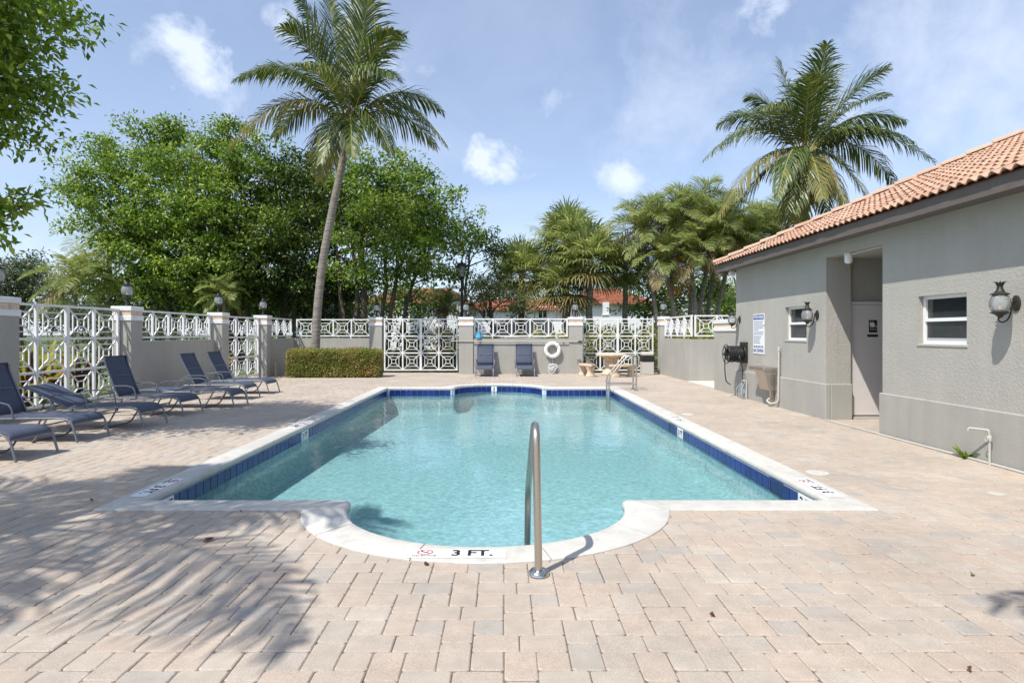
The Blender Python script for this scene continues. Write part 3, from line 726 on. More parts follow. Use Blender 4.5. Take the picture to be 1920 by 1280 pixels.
# hip caps, stepped
hd = Vector((1, -1, SL)).normalized(); n0 = Vector((EX, 14.45, EZ+.05)); Lh = RT*math.sqrt(2+SL*SL)
m = MB(); seg = 8; vs = []
for s, r in ((0, .105), (.46, .085)):
    for k in range(seg+1): a = math.pi*k/seg; vs.append((s, math.cos(a)*r, math.sin(a)*r*.85+(.022 if s == 0 else 0)))
for k in range(seg+1): a = math.pi*k/seg; vs.append((0.002, math.cos(a)*.088, math.sin(a)*.088*.8+.012))
q = seg+1
hm = m.add(vs, [(k, k+1, q+k+1, q+k) for k in range(seg)]+[(2*q+k, 2*q+k+1, k+1, k) for k in range(seg)]).mesh('hip_tile', ROOFT, None, smooth=False)
qr = hd.to_track_quat('X', 'Z').to_euler(); s = .0
while s < Lh-.2:
    inst('hip_tile', hm, rf, n0+hd*s, qr); s += .4
# vent stack, gutter end box, flood light
vp = MB(); vp.lathe([(.07, 0), (.07, .22), (.085, .225), (.085, .25), (.06, .255)], (7.3, 12.75, EZ+.85), 14); tag(vp.build('vent_stack', mat('galvanised', (.4, .4, .4), .5, metal=.6), rf))
m = MB(); m.bbox(5.5, 14.1, 2.9, 5.62, 14.22, 3.02, b=.015); m.build('soffit_box', WHITE, ph)
t = thing('flood_light', 'small white flood light hanging under the alcove lintel', 'light', (PX-.05, 9.55, 2.75))
m = MB(); m.lathe([(.0, 0), (.055, .0), (.06, -.02), (.06, -.1), (.05, -.13), (.02, -.145)], (5.66, 9.55, 2.79), 14); m.build('lamp_head', WHITE, t, smooth=True)
MB().tube([(5.66, 9.5, 2.79), (5.67, 9.2, 2.8), (5.67, 8.66, 2.806)], .012, 6).build('conduit', PVC, t); MB().box(5.63, 9.5, 2.79, 5.7, 9.62, 2.818).build('mounting_box', WHITE, t)
# white conduit along the foot of the wall
c = MB(); c.tube([(PX-.075, 10.0, .012), (PX-.07, 9.0, .014), (PX-.075, 8.0, .013), (PX-.065, 7.0, .016), (PX-.075, 6.0, .014), (PX-.07, 3, .014)], .016, 6)
tag(c.build('conduit_pipe', PVC), 'thin white pipe lying along the foot of the pool house wall', 'pipe')
# ------------------------------------------------------------------ loungers (local x: head -> foot, y across)
def lounger(label, loc, rz, back, group):
    """back: angle of the backrest in degrees above level"""
    t = thing('lounge_chair', label, 'lounge chair', loc, rz, group, local=True)
    a = math.radians(back); hx, hz, bl = .74, .34, .80
    hw = .31
    for s in (-1, 1):
        y = s*hw
        rail = [(.50, y, .33), (.74, y, .335), (1.3, y, .34), (1.66, y, .345), (1.76, y, .338), (1.83, y, .31), (1.88, y, .25), (1.95, y, .012)]
        MB().tube(rail, .0165, 8, flat=.8).build('side_rail', CHAIRM, t, smooth=True)
        arm = [(1.08, y*1.08, .34), (1.06, y*1.09, .47), (1.02, y*1.1, .53), (.92, y*1.1, .555), (.62, y*1.1, .55), (.5, y*1.1, .52), (.42, y*1.08, .42), (.36, y*1.06, .3)]
        MB().tube(arm, .013, 7, flat=.8).build('armrest', CHAIRM, t, smooth=True)
        MB().tube([(.58, y, .33), (.40, y*1.02, .28), (.28, y*1.03, .02)], .014, 7).build('rear_leg', CHAIRM, t, smooth=True)
        bx = lambda q, o: (hx-math.cos(a)*q-math.sin(a)*o, hz+math.sin(a)*q+math.cos(a)*o)
        pts = []
        for q, o in ((0, 0), (.3, .008), (.6, 0), (.74, -.02), (.8, -.05)): X, Z = bx(q, o); pts.append((X, y*.97, Z))
        MB().tube(pts, .0145, 7).build('back_rail', CHAIRM, t, smooth=True)
    # U shaped middle leg resting on the ground
    u = [(1.52, -hw, .33), (1.45, -hw, .2), (1.36, -hw*1.0, .06), (1.30, -hw*.9, .016), (1.27, -hw*.7, .014), (1.27, hw*.7, .014), (1.30, hw*.9, .016), (1.36, hw, .06), (1.45, hw, .2), (1.52, hw, .33)]
    MB().tube(u, .013, 7).build('middle_leg', CHAIRM, t, smooth=True)
    MB().tube([(.285, -hw*1.02, .05), (.285, hw*1.02, .05)], .012, 6).build('stretcher', CHAIRM, t, smooth=True)
    MB().tube([(1.87, -hw, .262), (1.87, hw, .262)], .012, 6).build('stretcher', CHAIRM, t, smooth=True)
    # prop under the backrest
    X, Z = bx(.42, -.02)
    m = MB(); m.tube([(X, -.22, Z), (.52, -.22, .32)], .008, 6); m.tube([(X, .22, Z), (.52, .22, .32)], .008, 6); m.tube([(X, -.22, Z), (X, .22, Z)], .008, 6)
    if back > 8: m.build('back_prop', CHAIRM, t, smooth=True)
    def sling(path, name):
        vs = []; ny = 8
        for (x, z, sag) in path:
            for k in range(ny+1):
                f = k/ny*2-1; vs.append((x[0]+x[2]*sag*(1-f*f), f*(hw-.01), x[1]+x[3]*sag*(1-f*f)))
        n = ny+1; fs = []
        for i in range(len(path)-1):
            for k in range(ny): fs.append((i*n+k, i*n+k+1, (i+1)*n+k+1, (i+1)*n+k))
        o = MB().add(vs, fs).build(name, NAVY, t, smooth=True)
        sm = o.modifiers.new('thickness', 'SOLIDIFY'); sm.thickness = .006; sm.offset = 0
        return o
    seat = [((x, z, 0, -1), 0, s) for x, z, s in ((.745, .352, .0), (.85, .352, .014), (1.1, .356, .024), (1.4, .36, .022), (1.6, .362, .012), (1.72, .36, .006), (1.80, .345, 0), (1.85, .315, 0), (1.88, .27, 0))]
    sling(seat, 'seat_sling')
    bk = []
    for q, o, sg in ((.01, .016, .0), (.15, .016, .018), (.4, .018, .026), (.62, .012, .015), (.74, -.004, .006), (.81, -.036, 0), (.83, -.065, 0)):
        X, Z = bx(q, o); bk.append(((X, Z, math.sin(a), -math.cos(a)), 0, sg))
    sling(bk, 'back_sling')
    return t
LG = 'navy sling loungers along the left wall'
HX = -7.62
for lab, y, b, dx in (('lounger at the left edge showing only its foot end', 7.03, 40, .08), ('lounger with raised back cut by the left edge', 8.26, 66, -.1),
                      ('lounger with its back half lowered in front of the wide gate', 9.35, 27, .1), ('lounger with tall raised back in front of the pillar', 10.84, 68, -.06),
                      ('lounger lying flat between the raised ones', 11.9, 3, .33), ('second lounger from the hedge with raised back', 13.42, 62, -.06),
                      ('farthest lounger in the left row, nearest the hedge', 14.65, 62, -.06)):
    lounger('navy sling '+lab, (HX+dx-.03, y, .001), math.radians(R.uniform(-1.5, 1.5)), b, LG)
for lab, x in (('left one of the two navy loungers facing the pool at the far wall', -.68), ('right one of the two navy loungers, nearest the life ring', .74)):
    lounger(lab, (x, 20.2+1.95, .001) if False else (x, 21.98, .001), math.radians(-90), 72, 'navy loungers at the far wall')

# ------------------------------------------------------------------ near handrail
t = thing('handrail', 'polished steel handrail at the near curved end of the pool', 'handrail', (.2, 3.62, 0))
def fillet(P, r, n=6):
    P = [Vector(p) for p in P]; o = [P[0]]
    for i in range(1, len(P)-1):
        a, b, c = P[i-1], P[i], P[i+1]; d1 = (a-b).normalized(); d2 = (c-b).normalized(); k = min(r, (a-b).length*.45, (c-b).length*.45)
        s, e = b+d1*k, b+d2*k
        for j in range(n+1): q = j/n; o.append(s*(1-q)**2+b*2*q*(1-q)+e*q*q)
    return o+[P[-1]]
x0, y0 = gx(1010, 3.62), 3.62
MB().tube(fillet([(x0, y0, -.02), (x0-.015, y0+.02, .885), (x0-.015, y0+.2, .915), (gx(990, 4.5), 4.48, .30), (gx(988, 4.5), 4.5, -.38)], .14), .0245, 14).build('rail', STEELD, t, smooth=True)
m = MB(); m.lathe([(.028, .03), (.05, .028), (.064, .014), (.066, .0), (.05, -.004)], (x0, y0, .004), 20); m.build('escutcheon', STEEL, t, smooth=True)
# far stair rails
t = thing('stair_rail', 'pair of steel stair rails at the far right corner of the pool', 'handrail', (2.9, 15.2, 0))
for k, y in enumerate((15.25, 15.62)):
    xb = gx(1190, 15.3)+.03+k*.0; xa = gx(1138, 15.3)+.05
    r = MB().tube(fillet([(xb, y, -.01), (xb, y, .92), (xb-.22, y, .92), (xa, y, .35), (xa, y, -.55)], .12), .022, 10).build('rail', STEELD, t, smooth=True)
    MB().tube([(xb, y, .17), (xa, y, .17)], .019, 8).build('cross_bar', STEELD, t, smooth=True)
    MB().lathe([(.05, .02), (.055, 0)], (xb, y, .004), 14).build('escutcheon', STEEL, t, smooth=True)

# ------------------------------------------------------------------ lamps
def leaves_crown(m, c, r, h, n=7):
    for ring, (rr, hh, tilt) in enumerate(((.35, .0, 1.0), (.2, .02, .6))):
        for k in range(n):
            a = 2*math.pi*(k+ring*.5)/n; d = Vector((math.cos(a), math.sin(a), 0)); s = Vector((-d.y, d.x, 0)); c_ = Vector(c)
            p0, p1, p2 = c_+d*r*.25, c_+d*r*.5+Vector((0, 0, h*.6)), c_+d*r*(.6+.5*tilt)+Vector((0, 0, h*(.85+.25*(1-tilt))))
            w = r*.3; m.add([p0-s*w*.5, p0+s*w*.5, p1+s*w*.5, p1-s*w*.5, p2], [(0, 1, 2, 3), (3, 2, 4)])
GP = [(.045, 0), (.085, .03), (.105, .09), (.108, .13), (.1, .175), (.08, .22), (.06, .24)]
def globe_parts(t, c, s=1.0, dark=BLACKM):
    c = Vector(c); P = lambda L: [(r*s, z*s) for r, z in L]
    MB().lathe(P(GP), c, 18).build('globe', GLOBE, t, smooth=True)
    MB().lathe(P([(.02, -.05), (.03, -.03), (.05, -.012), (.098, .012), (.1, .02), (.05, .012)]), c, 18).build('dish', dark, t, smooth=True)
    MB().lathe(P([(.098, .232), (.098, .242), (.055, .262), (.035, .30), (.03, .33), (.02, .33)]), c, 18).build('cap', dark, t, smooth=True)
    m = MB(); leaves_crown(m, c+Vector((0, 0, .32*s)), .085*s, .085*s); o = m.build('pineapple_crown', dark, t)
    MB().lathe(P([(.03, .0), (.034, .05), (.02, .06), (.012, .065), (.012, .13), (.006, .14)]), c, 10).build('candle', mat_candle, t, smooth=True)
mat_candle = mat('candle', (.72, .62, .42), .6)
def post_lamp(label, x, y, z=PT, s=1.0):
    t = thing('pillar_lamp', label, 'lamp', (x, y, z), group='globe lamps on the pillars')
    MB().lathe([(.075*s, 0), (.075*s, .015*s), (.04*s, .03*s), (.028*s, .06*s), (.04*s, .09*s), (.025*s, .12*s), (.025*s, .17*s)], (x, y, z+.001), 14).build('pedestal', BLACKM, t, smooth=True)
    globe_parts(t, (x, y, z+.2*s), s)
for lab, x, y in (('globe lamp on the pillar at the left edge', -8.6, 9.85), ('globe lamp on the pillar right of the wide left gate', -8.69, 13.41), ('globe lamp on the pillar left of the narrow gate', -8.55, 17.41),
                  ('globe lamp on the pillar at the back left corner', -8.33, 20.11), ('globe lamp on the pillar right of the hedge', -4.92, 22.47), ('globe lamp beside the tall street lamp', -1.42, 21.78),
                  ('globe lamp on the pillar right of the life ring', 2.67, 21.78), ('globe lamp on the slim right pillar', 5.9, 21.5)):
    post_lamp(lab, x, y, PT if abs(x) > 3 else 2.11, 1.12)
def wall_lamp(label, y, z=1.83):
    t = thing('wall_lamp', label, 'wall lamp', (PX, y, z), group='pineapple wall lamps on the pool house')
    m = MB(); m.lathe([(.0, 0), (.055, .0), (.058, .01), (.045, .02), (.02, .024)], (0, 0, 0), 18, axis=(-1, 0, 0)); m.v = [(p[0]+PX-.002, p[1]+y, p[2]*1.55+z) for p in m.v]; m.build('backplate', BRONZE, t, smooth=True)
    pts = [(PX-.02, y, z+.02), (PX-.05, y, z+.03), (PX-.06, y, z-.02), (PX-.065, y, z-.11), (PX-.1, y, z-.185), (PX-.16, y, z-.21), (PX-.2, y, z-.195), (PX-.205, y, z-.165), (PX-.185, y, z-.155)]
    MB().tube(fillet(pts, .04, 3), .0085, 7).build('arm', BRONZE, t, smooth=True)
    globe_parts(t, (PX-.185, y, z-.115), .9, BRONZE)
wall_lamp('pineapple wall lamp right of the large near window', 6.37); wall_lamp('pineapple wall lamp between the small window and the alcove', 10.42); wall_lamp('pineapple wall lamp at the far corner of the pool house', 13.85)

# street lamp behind the fence
Y = 25.0; x = gx(866, Y); zt_ = gz(490, Y)
t = thing('street_lamp', 'tall black street lamp with lantern behind the left double gate', 'street lamp', (x, Y, 0))
MB().lathe([(.12, 0), (.12, .25), (.07, .3), (.06, .5), (.055, zt_-.75), (.07, zt_-.72), (.04, zt_-.66)], (x, Y, -.03), 14).build('post', BLACKM, t, smooth=True)
m = MB()
for k in range(4):
    a = math.pi/4+k*math.pi/2; d = Vector((math.cos(a), math.sin(a), 0)); m.bar(Vector((x, Y, zt_-.66))+d*.13, Vector((x, Y, zt_-.22))+d*.25, .022, .022)
m.lathe([(.14, zt_-.7), (.15, zt_-.67), (.12, zt_-.65)], (x, Y, 0), 4); m.build('lantern_frame', BLACKM, t)
MB().lathe([(.12, zt_-.65), (.225, zt_-.22)], (x, Y, 0), 4).build('lantern_glass', GLOBE, t)
MB().lathe([(.28, zt_-.23), (.28, zt_-.21), (.13, zt_-.08), (.05, zt_-.05), (.05, zt_-.01), (.01, zt_+.03)], (x, Y, 0), 12).build('lantern_roof', BLACKM, t, smooth=True)

# ------------------------------------------------------------------ wall-mounted things
# pool rules sign
y0, y1, z0, z1 = 12.53, 13.09, 1.05, 1.93
t = thing('rules_sign', 'tall white POOL RULES sign with blue header on the pool house', 'sign', (PX, 12.8, 1.05))
MB().bbox(PX-.012, y0, z0, PX-.001, y1, z1, b=.003).build('board', MARKW, t)
MB().box(PX-.0135, y0+.02, z1-.125, PX-.0125, y1-.02, z1-.02).build('header_band', TEXTBLU, t)
def onwall(u, z): return frame_M((PX-.0142, (y0+y1)/2-u, z), (0, -1, 0), (0, 0, 1))
text_mesh('POOL RULES', .085, onwall(0, z1-.0725), MARKW, t, bold=.002)
zz = z1-.17; rr = random.Random(31)
for k in range(11):                                             # fine print too small to read: word-like marks, ragged line ends
    m = MB(); u = -.24; end = u+(.16 if k == 4 else rr.uniform(.28, .34) if k > 6 else rr.uniform(.42, .48))
    while u < end:
        w_ = rr.uniform(.035, .085); M_ = onwall(u+w_/2, zz); m.add([M_ @ Vector((a_*w_/2, b_*.009, .0004)) for a_, b_ in ((-1, -1), (1, -1), (1, 1), (-1, 1))], [(0, 1, 2, 3)]); u += w_+.014
    m.build('print_line', mat('faint_print', (.22, .27, .42), .6) if k == 0 else MATS['faint_print'], t); zz -= .045 if k not in (4, 6) else .053
m = MB()
for u, w_ in ((-.2, .08), (-.085, .1), (.045, .12), (.18, .1)): M_ = onwall(u, z0+.16); m.add([M_ @ Vector((a_*w_/2, b_*.021, .0004)) for a_, b_ in ((-1, -1), (1, -1), (1, 1), (-1, 1))], [(0, 1, 2, 3)])
m.build('print_line', MATS['faint_print'], t)
text_mesh('NO DIVING', .098, onwall(0, z0+.07), TEXTBLU, t, bold=.002)
# restroom sign on the door
t = thing('restroom_sign', 'black restroom sign with white pictograms on the door', 'sign', (6.5, 10.23, 1.4))
sx0, sx1, sz0, sz1 = gx(1629, 10.23), gx(1644.2, 10.23), gz(623, 10.23), gz(600, 10.23); Yd = 10.2315
MB().bbox(sx0, Yd-.008, sz0, sx1, Yd, sz1, b=.004).build('plate', TEXTBLK, t)
MB().bbox(gx(1626, 10.23), Yd-.008, gz(631.5, 10.23), gx(1646, 10.23), Yd, gz(627, 10.23), b=.003).build('lower_plate', TEXTBLK, t)
w, h = sx1-sx0, sz1-sz0
def pic(u, v): return (sx0+u*w, Yd-.0092, sz0+v*h)
def person_icon(u, dress, mname):
    m = MB(); m.lathe([(0, 0), (.009, 0), (.009, .0008), (0, .0008)], pic(u, .86), 10, axis=(0, -1, 0))
    if dress: m.bar(pic(u, .78), pic(u, .5), .05, .0008, (0, 1, 0)); m.bar(pic(u, .5), pic(u, .4), .022, .0008, (0, 1, 0))
    else: m.bar(pic(u, .78), pic(u, .58), .034, .0008, (0, 1, 0)); m.bar(pic(u-.03, .58), pic(u-.03, .4), .011, .0008, (0, 1, 0)); m.bar(pic(u+.035, .58), pic(u+.035, .4), .011, .0008, (0, 1, 0))
    m.build(mname, MARKW, t)
person_icon(.22, False, 'figure_symbol'); person_icon(.48, True, 'figure_symbol')
m = MB(); m.tube([Vector(pic(.72, .5))+Vector((.017*math.cos(a), 0, .017*math.sin(a))) for a in [math.pi*.75+k*math.pi*1.25/10 for k in range(11)]], .0028, 4); m.bar(pic(.66, .7), pic(.68, .56), .007, .0008, (0, 1, 0)); m.bar(pic(.68, .56), pic(.82, .55), .007, .0008, (0, 1, 0)); m.bar(pic(.82, .55), pic(.92, .43), .007, .0008, (0, 1, 0)); m.build('wheelchair_symbol', MARKW, t)
text_mesh('RESTROOM', .022, frame_M(pic(.5, .24), (1, 0, 0), (0, 0, 1)), MARKW, t)

# hose reel
t = thing('hose_reel', 'black garden hose coiled on a wall reel near the rules sign', 'hose reel', (PX-.25, 13.6, 1.0))
cy, cz = 13.55, 1.02; rr = random.Random(2)
MB().box(PX-.06, cy-.16, .82, PX-.002, cy+.16, 1.3).build('bracket', BRONZE, t)
for k, xx in enumerate((PX-.44, PX-.08)):
    m = MB()
    m.tube([(xx, cy+.22*math.cos(a), cz+.22*math.sin(a)) for a in [2*math.pi*q/26 for q in range(26)]], .01, 6, closed=True)
    for q in range(3): a = q*math.pi/3; m.bar((xx, cy+.22*math.cos(a), cz+.22*math.sin(a)), (xx, cy-.22*math.cos(a), cz-.22*math.sin(a)), .018, .008)
    m.build('reel_side', BLACKM, t, smooth=True)
MB().tube([(PX-.5, cy, cz), (PX-.02, cy, cz)], .03, 10).build('axle', BLACKM, t, smooth=True)
pts = []
for k in range(330):
    a = 2*math.pi*k/20; layer = k//110; r = .13+layer*.026+rr.uniform(-.006, .006); f = (k % 110)/110; f = f if layer % 2 == 0 else 1-f
    pts.append((PX-.41+.3*f+rr.uniform(-.006, .006), cy+r*math.cos(a), cz+r*math.sin(a)))
MB().tube(pts, .0125, 6).build('coiled_hose', HOSE, t, smooth=True)
MB().tube(fillet([(PX-.40, cy+.18, .98), (PX-.405, cy+.18, .6), (PX-.38, cy+.16, .36), (PX-.30, cy+.1, .3)], .1), .0125, 7).build('hanging_hose', HOSE, t, smooth=True)
MB().tube(fillet([(PX-.2, cy-.19, .95), (PX-.14, cy-.2, .7), (PX-.12, cy-.17, .35), (PX-.06, cy-.1, .3)], .1), .0125, 7).build('hanging_hose', HOSE, t, smooth=True)
t = thing('hose_bib', 'tap with looped pale hoses under the hose reel', 'tap', (PX-.05, 13.35, .3))
MB().tube(fillet([(PX-.07, 13.3, 0), (PX-.07, 13.3, .42), (PX-.17, 13.32, .42)], .05), .014, 7).build('riser', PVC, t, smooth=True)
for k in range(3): MB().tube(fillet([(PX-.12, 13.3+k*.07, .36), (PX-.2-.03*k, 13.3+.09*k, .2), (PX-.16, 13.28+.1*k, .02), (PX-.09, 13.3+.09*k, .03), (PX-.08, 13.36+.07*k, .3)], .12), .011, 6).build('hose_loop', mat('pale_hose', (.3, .36, .38), .6) if k == 0 else MATS['pale_hose'], t, smooth=True)
# drinking fountain
t = thing('drinking_fountain', 'stainless drinking fountain on the pool house wall', 'drinking fountain', (PX-.2, 12.1, .4))
fy0, fy1 = 11.88, 12.36
m = MB(); m.bbox(PX-.32, fy0, .72, PX-.003, fy1+.25, .80, b=.012); m.build('basin', STEELD, t)
m = MB(); vs = []
for y in (fy0+.015, fy1-.01): vs += [(PX-.29, y, .718), (PX-.19, y, .33), (PX-.004, y, .33), (PX-.004, y, .718)]
m.add(vs, [(0, 1, 2, 3), (7, 6, 5, 4), (0, 4, 5, 1), (1, 5, 6, 2), (2, 6, 7, 3), (3, 7, 4, 0)]); cab = m.build('cabinet', STEELD, t)
for k in range(9):
    z = .46+k*.024; f = (z-.33)/.388; MB().bar((PX-.17, fy0+.008, z), (PX-.04, fy0+.008, z), .006, .012).build('louvre', mat('louvre_metal', (.3, .28, .25), .5, metal=.8) if k == 0 else MATS['louvre_metal'], cab)
MB().tube(fillet([(PX-.2, fy1, .8), (PX-.2, fy1, .86), (PX-.24, fy1-.03, .87)], .03), .01, 6).build('spout', STEEL, t, smooth=True)
MB().box(PX-.10, 12.0, 0, PX-.04, 12.1, .328).build('drain_stand', STEELD, t)
MB().tube(fillet([(PX-.1, 12.05, .16), (PX-.19, 12.02, .12), (PX-.18, 11.9, .06), (PX-.06, 11.78, .1), (PX-.06, 11.76, 1.16)], .09), .02, 9).build('supply_pipe', PVC, t, smooth=True)
m = MB(); m.lathe([(.028, 0), (.028, .07), (.022, .075)], (PX-.06, 11.76, 1.15), 10); m.build('pipe_cap', PVC, t, smooth=True)
# spigot low on the near wall
t = thing('wall_spigot', 'painted pipe spigot low on the near wall with a long shadow', 'tap', (PX-.1, 6.66, 0))
yy = gx(0, 0)*0+6.62
MB().tube([(PX-.09, yy, 0), (PX-.09, yy, .33)], .013, 8).build('riser', PVC, t, smooth=True)
MB().tube(fillet([(PX-.09, yy, .33), (PX-.1, yy, .40), (PX-.13, yy+.05, .40), (PX-.2, yy+.16, .40), (PX-.205, yy+.165, .37)], .02), .012, 8).build('spout', PVC, t, smooth=True)
m = MB(); m.lathe([(.02, 0), (.024, .02), (.024, .05), (.018, .07)], (PX-.09, yy, .27), 10); m.bar((PX-.13, yy-.02, .30), (PX-.05, yy+.02, .30), .012, .012); m.tube([(PX-.125, yy+.05*math.cos(a)*.4, .3+.03*math.sin(a)) for a in [2*math.pi*k/10 for k in range(10)]], .005, 5, closed=True); m.build('valve', PVC, t, smooth=True)

# life ring with rope, pole and brush on the far wall
t = thing('life_ring', 'white life ring hanging on the sunlit far wall', 'life ring', (gx(1036, 21.5), 21.5, 0))
rx, rzz = gx(1036, 21.53), gz(656, 21.53)
MB().tube([(rx+.245*math.cos(a), 21.52, rzz+.245*math.sin(a)) for a in [2*math.pi*k/32 for k in range(32)]], .075, 10, closed=True).build('ring', mat('ring_foam', (.78, .77, .73), .6, var=.06), t, smooth=True)
for a in (45, 135, 225, 315):
    a = math.radians(a); q = Vector((rx+.245*math.cos(a), 21.52, rzz+.245*math.sin(a))); d = Vector((math.cos(a), 0, math.sin(a))); u = Vector((0, 1, 0))
    MB().tube([q+(d*math.cos(b)+u*math.sin(b))*.079 for b in [2*math.pi*k/12 for k in range(12)]], .012, 5, closed=True).build('band', MARKW, t, smooth=True)
t2 = thing('rescue_rope', 'bundle of white rope hanging below the life ring', 'rope', (rx, 21.55, 0)); m = MB(); rr = random.Random(9)
m.tube([(rx, 21.57, rzz-.15), (rx, 21.57, gz(683, 21.55))], .008, 5)
for k in range(18):
    w = rr.uniform(.02, .13); h = rr.uniform(.16, .36); cx = rx+rr.uniform(-.06, .07); z0 = gz(682, 21.55); yq = 21.57-.005*k
    m.tube([(cx+w*math.sin(2*math.pi*q/14), yq+rr.uniform(-.01, .01), z0-h/2+h/2*math.cos(2*math.pi*q/14)) for q in range(14)], .009, 5, closed=True)
tag(m.build('rope_coil', MARKW, t2, smooth=True), kind='stuff')
t = thing('pool_pole', 'long white telescopic pole resting along the far wall', 'pole', (-1.7, 21.5, 1.2))
zp = gz(640, 21.5)
MB().tube([(gx(846, 21.5), 21.53, zp+.02), (1, 21.53, zp), (gx(1084, 21.5), 21.53, zp-.005)], .017, 8).build('tube', PVC, t, smooth=True)
MB().tube([(gx(1084, 21.5), 21.53, zp-.005), (gx(1092, 21.5), 21.53, zp-.005)], .024, 8).build('grip', HOSE, t, smooth=True)
for xx in (-.9, 2.2): MB().box(xx-.02, 21.54, zp-.05, xx+.02, 21.6, zp-.019).build('hook', PVC, t)
t = thing('skimmer_net', 'blue leaf net with its curved white pole on top of the far wall', 'pool net', (gx(898, 21.6), 21.65, 1.3))
c = (gx(898, 21.6), 21.68, 1.3); m = MB(); prof = [(.02, .3), (.06, .24), (.1, .14), (.14, .05), (.13, .0), (.06, -.01)]
m.lathe(prof, (c[0], c[1]-.02, c[2]+.01), 14); rr = random.Random(5); m.v = [(x+rr.uniform(-.025, .025)+(.02 if z > 1.45 else 0), y*1+rr.uniform(-.02, .02), z+rr.uniform(-.015, .015)) for x, y, z in m.v]
m.build('net_bag', mat('blue_net', (.06, .28, .42), .6, var=.35, vscale=18), t)
MB().tube([(c[0]+.1, 21.66, 1.43), (gx(960, 21.6), 21.66, 1.36), (gx(990, 21.6), 21.66, 1.335), (gx(1020, 21.6), 21.66, 1.36), (gx(1050, 21.6), 21.66, 1.42)], .014, 7).build('handle', PVC, t, smooth=True)
m = MB(); m.bbox(gx(1083, 21.5), 21.5, gz(684, 21.5), gx(1089, 21.5), 21.558, gz(673, 21.5), b=.01); tag(m.build('outlet_box', mat('weathered_grey', (.2, .19, .17), .6)), 'small weathered outlet box on the pillar right of the life ring', 'outlet')
# stone bench, table, bench
def bench_leg(x, y, mt=STONE, h=.36, w=.3):
    m = MB(); m.lathe([(w*.55, 0), (w*.58, .05), (w*.44, .09), (w*.36, .16), (w*.42, h*.62), (w*.5, h*.78), (w*.56, h*.9), (w*.52, h)], (0, 0, 0), 14); m.v = [(p[0]*1.0+x, p[1]*.6+y, p[2]) for p in m.v]; return m
def arc_seat(cx, cy, r0, r1, a0, a1, z0, z1, n=12):
    P = [(cx+r1*math.cos(a0+(a1-a0)*k/n), cy+r1*math.sin(a0+(a1-a0)*k/n)) for k in range(n+1)]+[(cx+r0*math.cos(a0+(a1-a0)*k/n), cy+r0*math.sin(a0+(a1-a0)*k/n)) for k in range(n, -1, -1)]
    return MB().prism(P, z0, z1)
tx, ty = gx(1148, 20.5), 20.75
t = thing('stone_table', 'round cast stone table in front of the right lattice gate', 'table', (tx, ty, 0))
MB().lathe([(.50, .70), (.54, .71), (.55, .745), (.53, .765), (.2, .77)], (tx, ty, 0), 28).build('table_top', STONE, t, smooth=True)
MB().lathe([(.34, 0), (.36, .06), (.3, .12), (.24, .2), (.21, .38), (.24, .55), (.32, .66), (.34, .70)], (tx, ty, 0), 20).build('pedestal', STONE, t, smooth=True)
for lab, a0, a1, r0, r1 in (('small curved stone bench left of the stone table', math.radians(170), math.radians(225), .84, 1.16), ('curved stone bench right of the stone table', math.radians(255), math.radians(335), .62, .96)):
    am = (a0+a1)/2; rm = (r0+r1)/2
    t = thing('stone_bench', lab, 'bench', (tx+rm*math.cos(am), ty+rm*math.sin(am), 0), group='curved benches at the stone table')
    arc_seat(tx, ty, r0, r1, a0, a1, .37, .43).build('seat', STONE, t)
    for f in (.18, .82):
        a = a0+(a1-a0)*f; bench_leg(tx+rm*math.cos(a), ty+rm*math.sin(a), h=.368).build('leg', STONE, t, smooth=True)
t = thing('waste_bin', 'pale waste bin with black liner in front of the right gate', 'bin', (gx(1216, 20.9), 21.3, 0))
bx0, bx1 = gx(1202, 21.3), gx(1224, 21.3)
MB().bbox(bx0, 21.1, 0, bx1, 21.5, .48, b=.02).build('body', mat('bin_grey', (.5, .48, .44), .7), t)
MB().bbox(bx0-.012, 21.085, .47, bx1+.012, 21.515, .69, b=.02).build('liner', BLACKM, t)
MB().bbox(bx0+.0, 21.1, .69, bx1-.0, 21.5, .82, b=.03).build('lid', mat('bin_lid', (.55, .52, .47), .7), t)
# skimmer lids in the deck
for lab, px, py in (('round white skimmer lid nearest the right pool corner', 1533, 886), ('round white skimmer lid midway along the right coping', 1290, 776.5), ('small pale lid in the paving near the right edge', 1868, 925)):
    Y = gY(py); r = .115 if px < 1800 else .07; m = MB(); m.lathe([(r, -.02), (r, .004), (r-.006, .007), (r-.02, .0075), (0.01, .0075)], (gx(px, Y), Y, 0), 24); tag(m.build('round_cover', COPING if px < 1800 else PVC, smooth=True), lab, 'lid', 'skimmer lids')
# short stand pipe by the hedge
m = MB(); m.tube([(gx(517, 20.2), 20.2, 0), (gx(517, 20.2), 20.2, .5)], .018, 8); tag(m.build('stand_pipe', PVC, smooth=True), 'thin white stand pipe left of the clipped hedge', 'pipe')
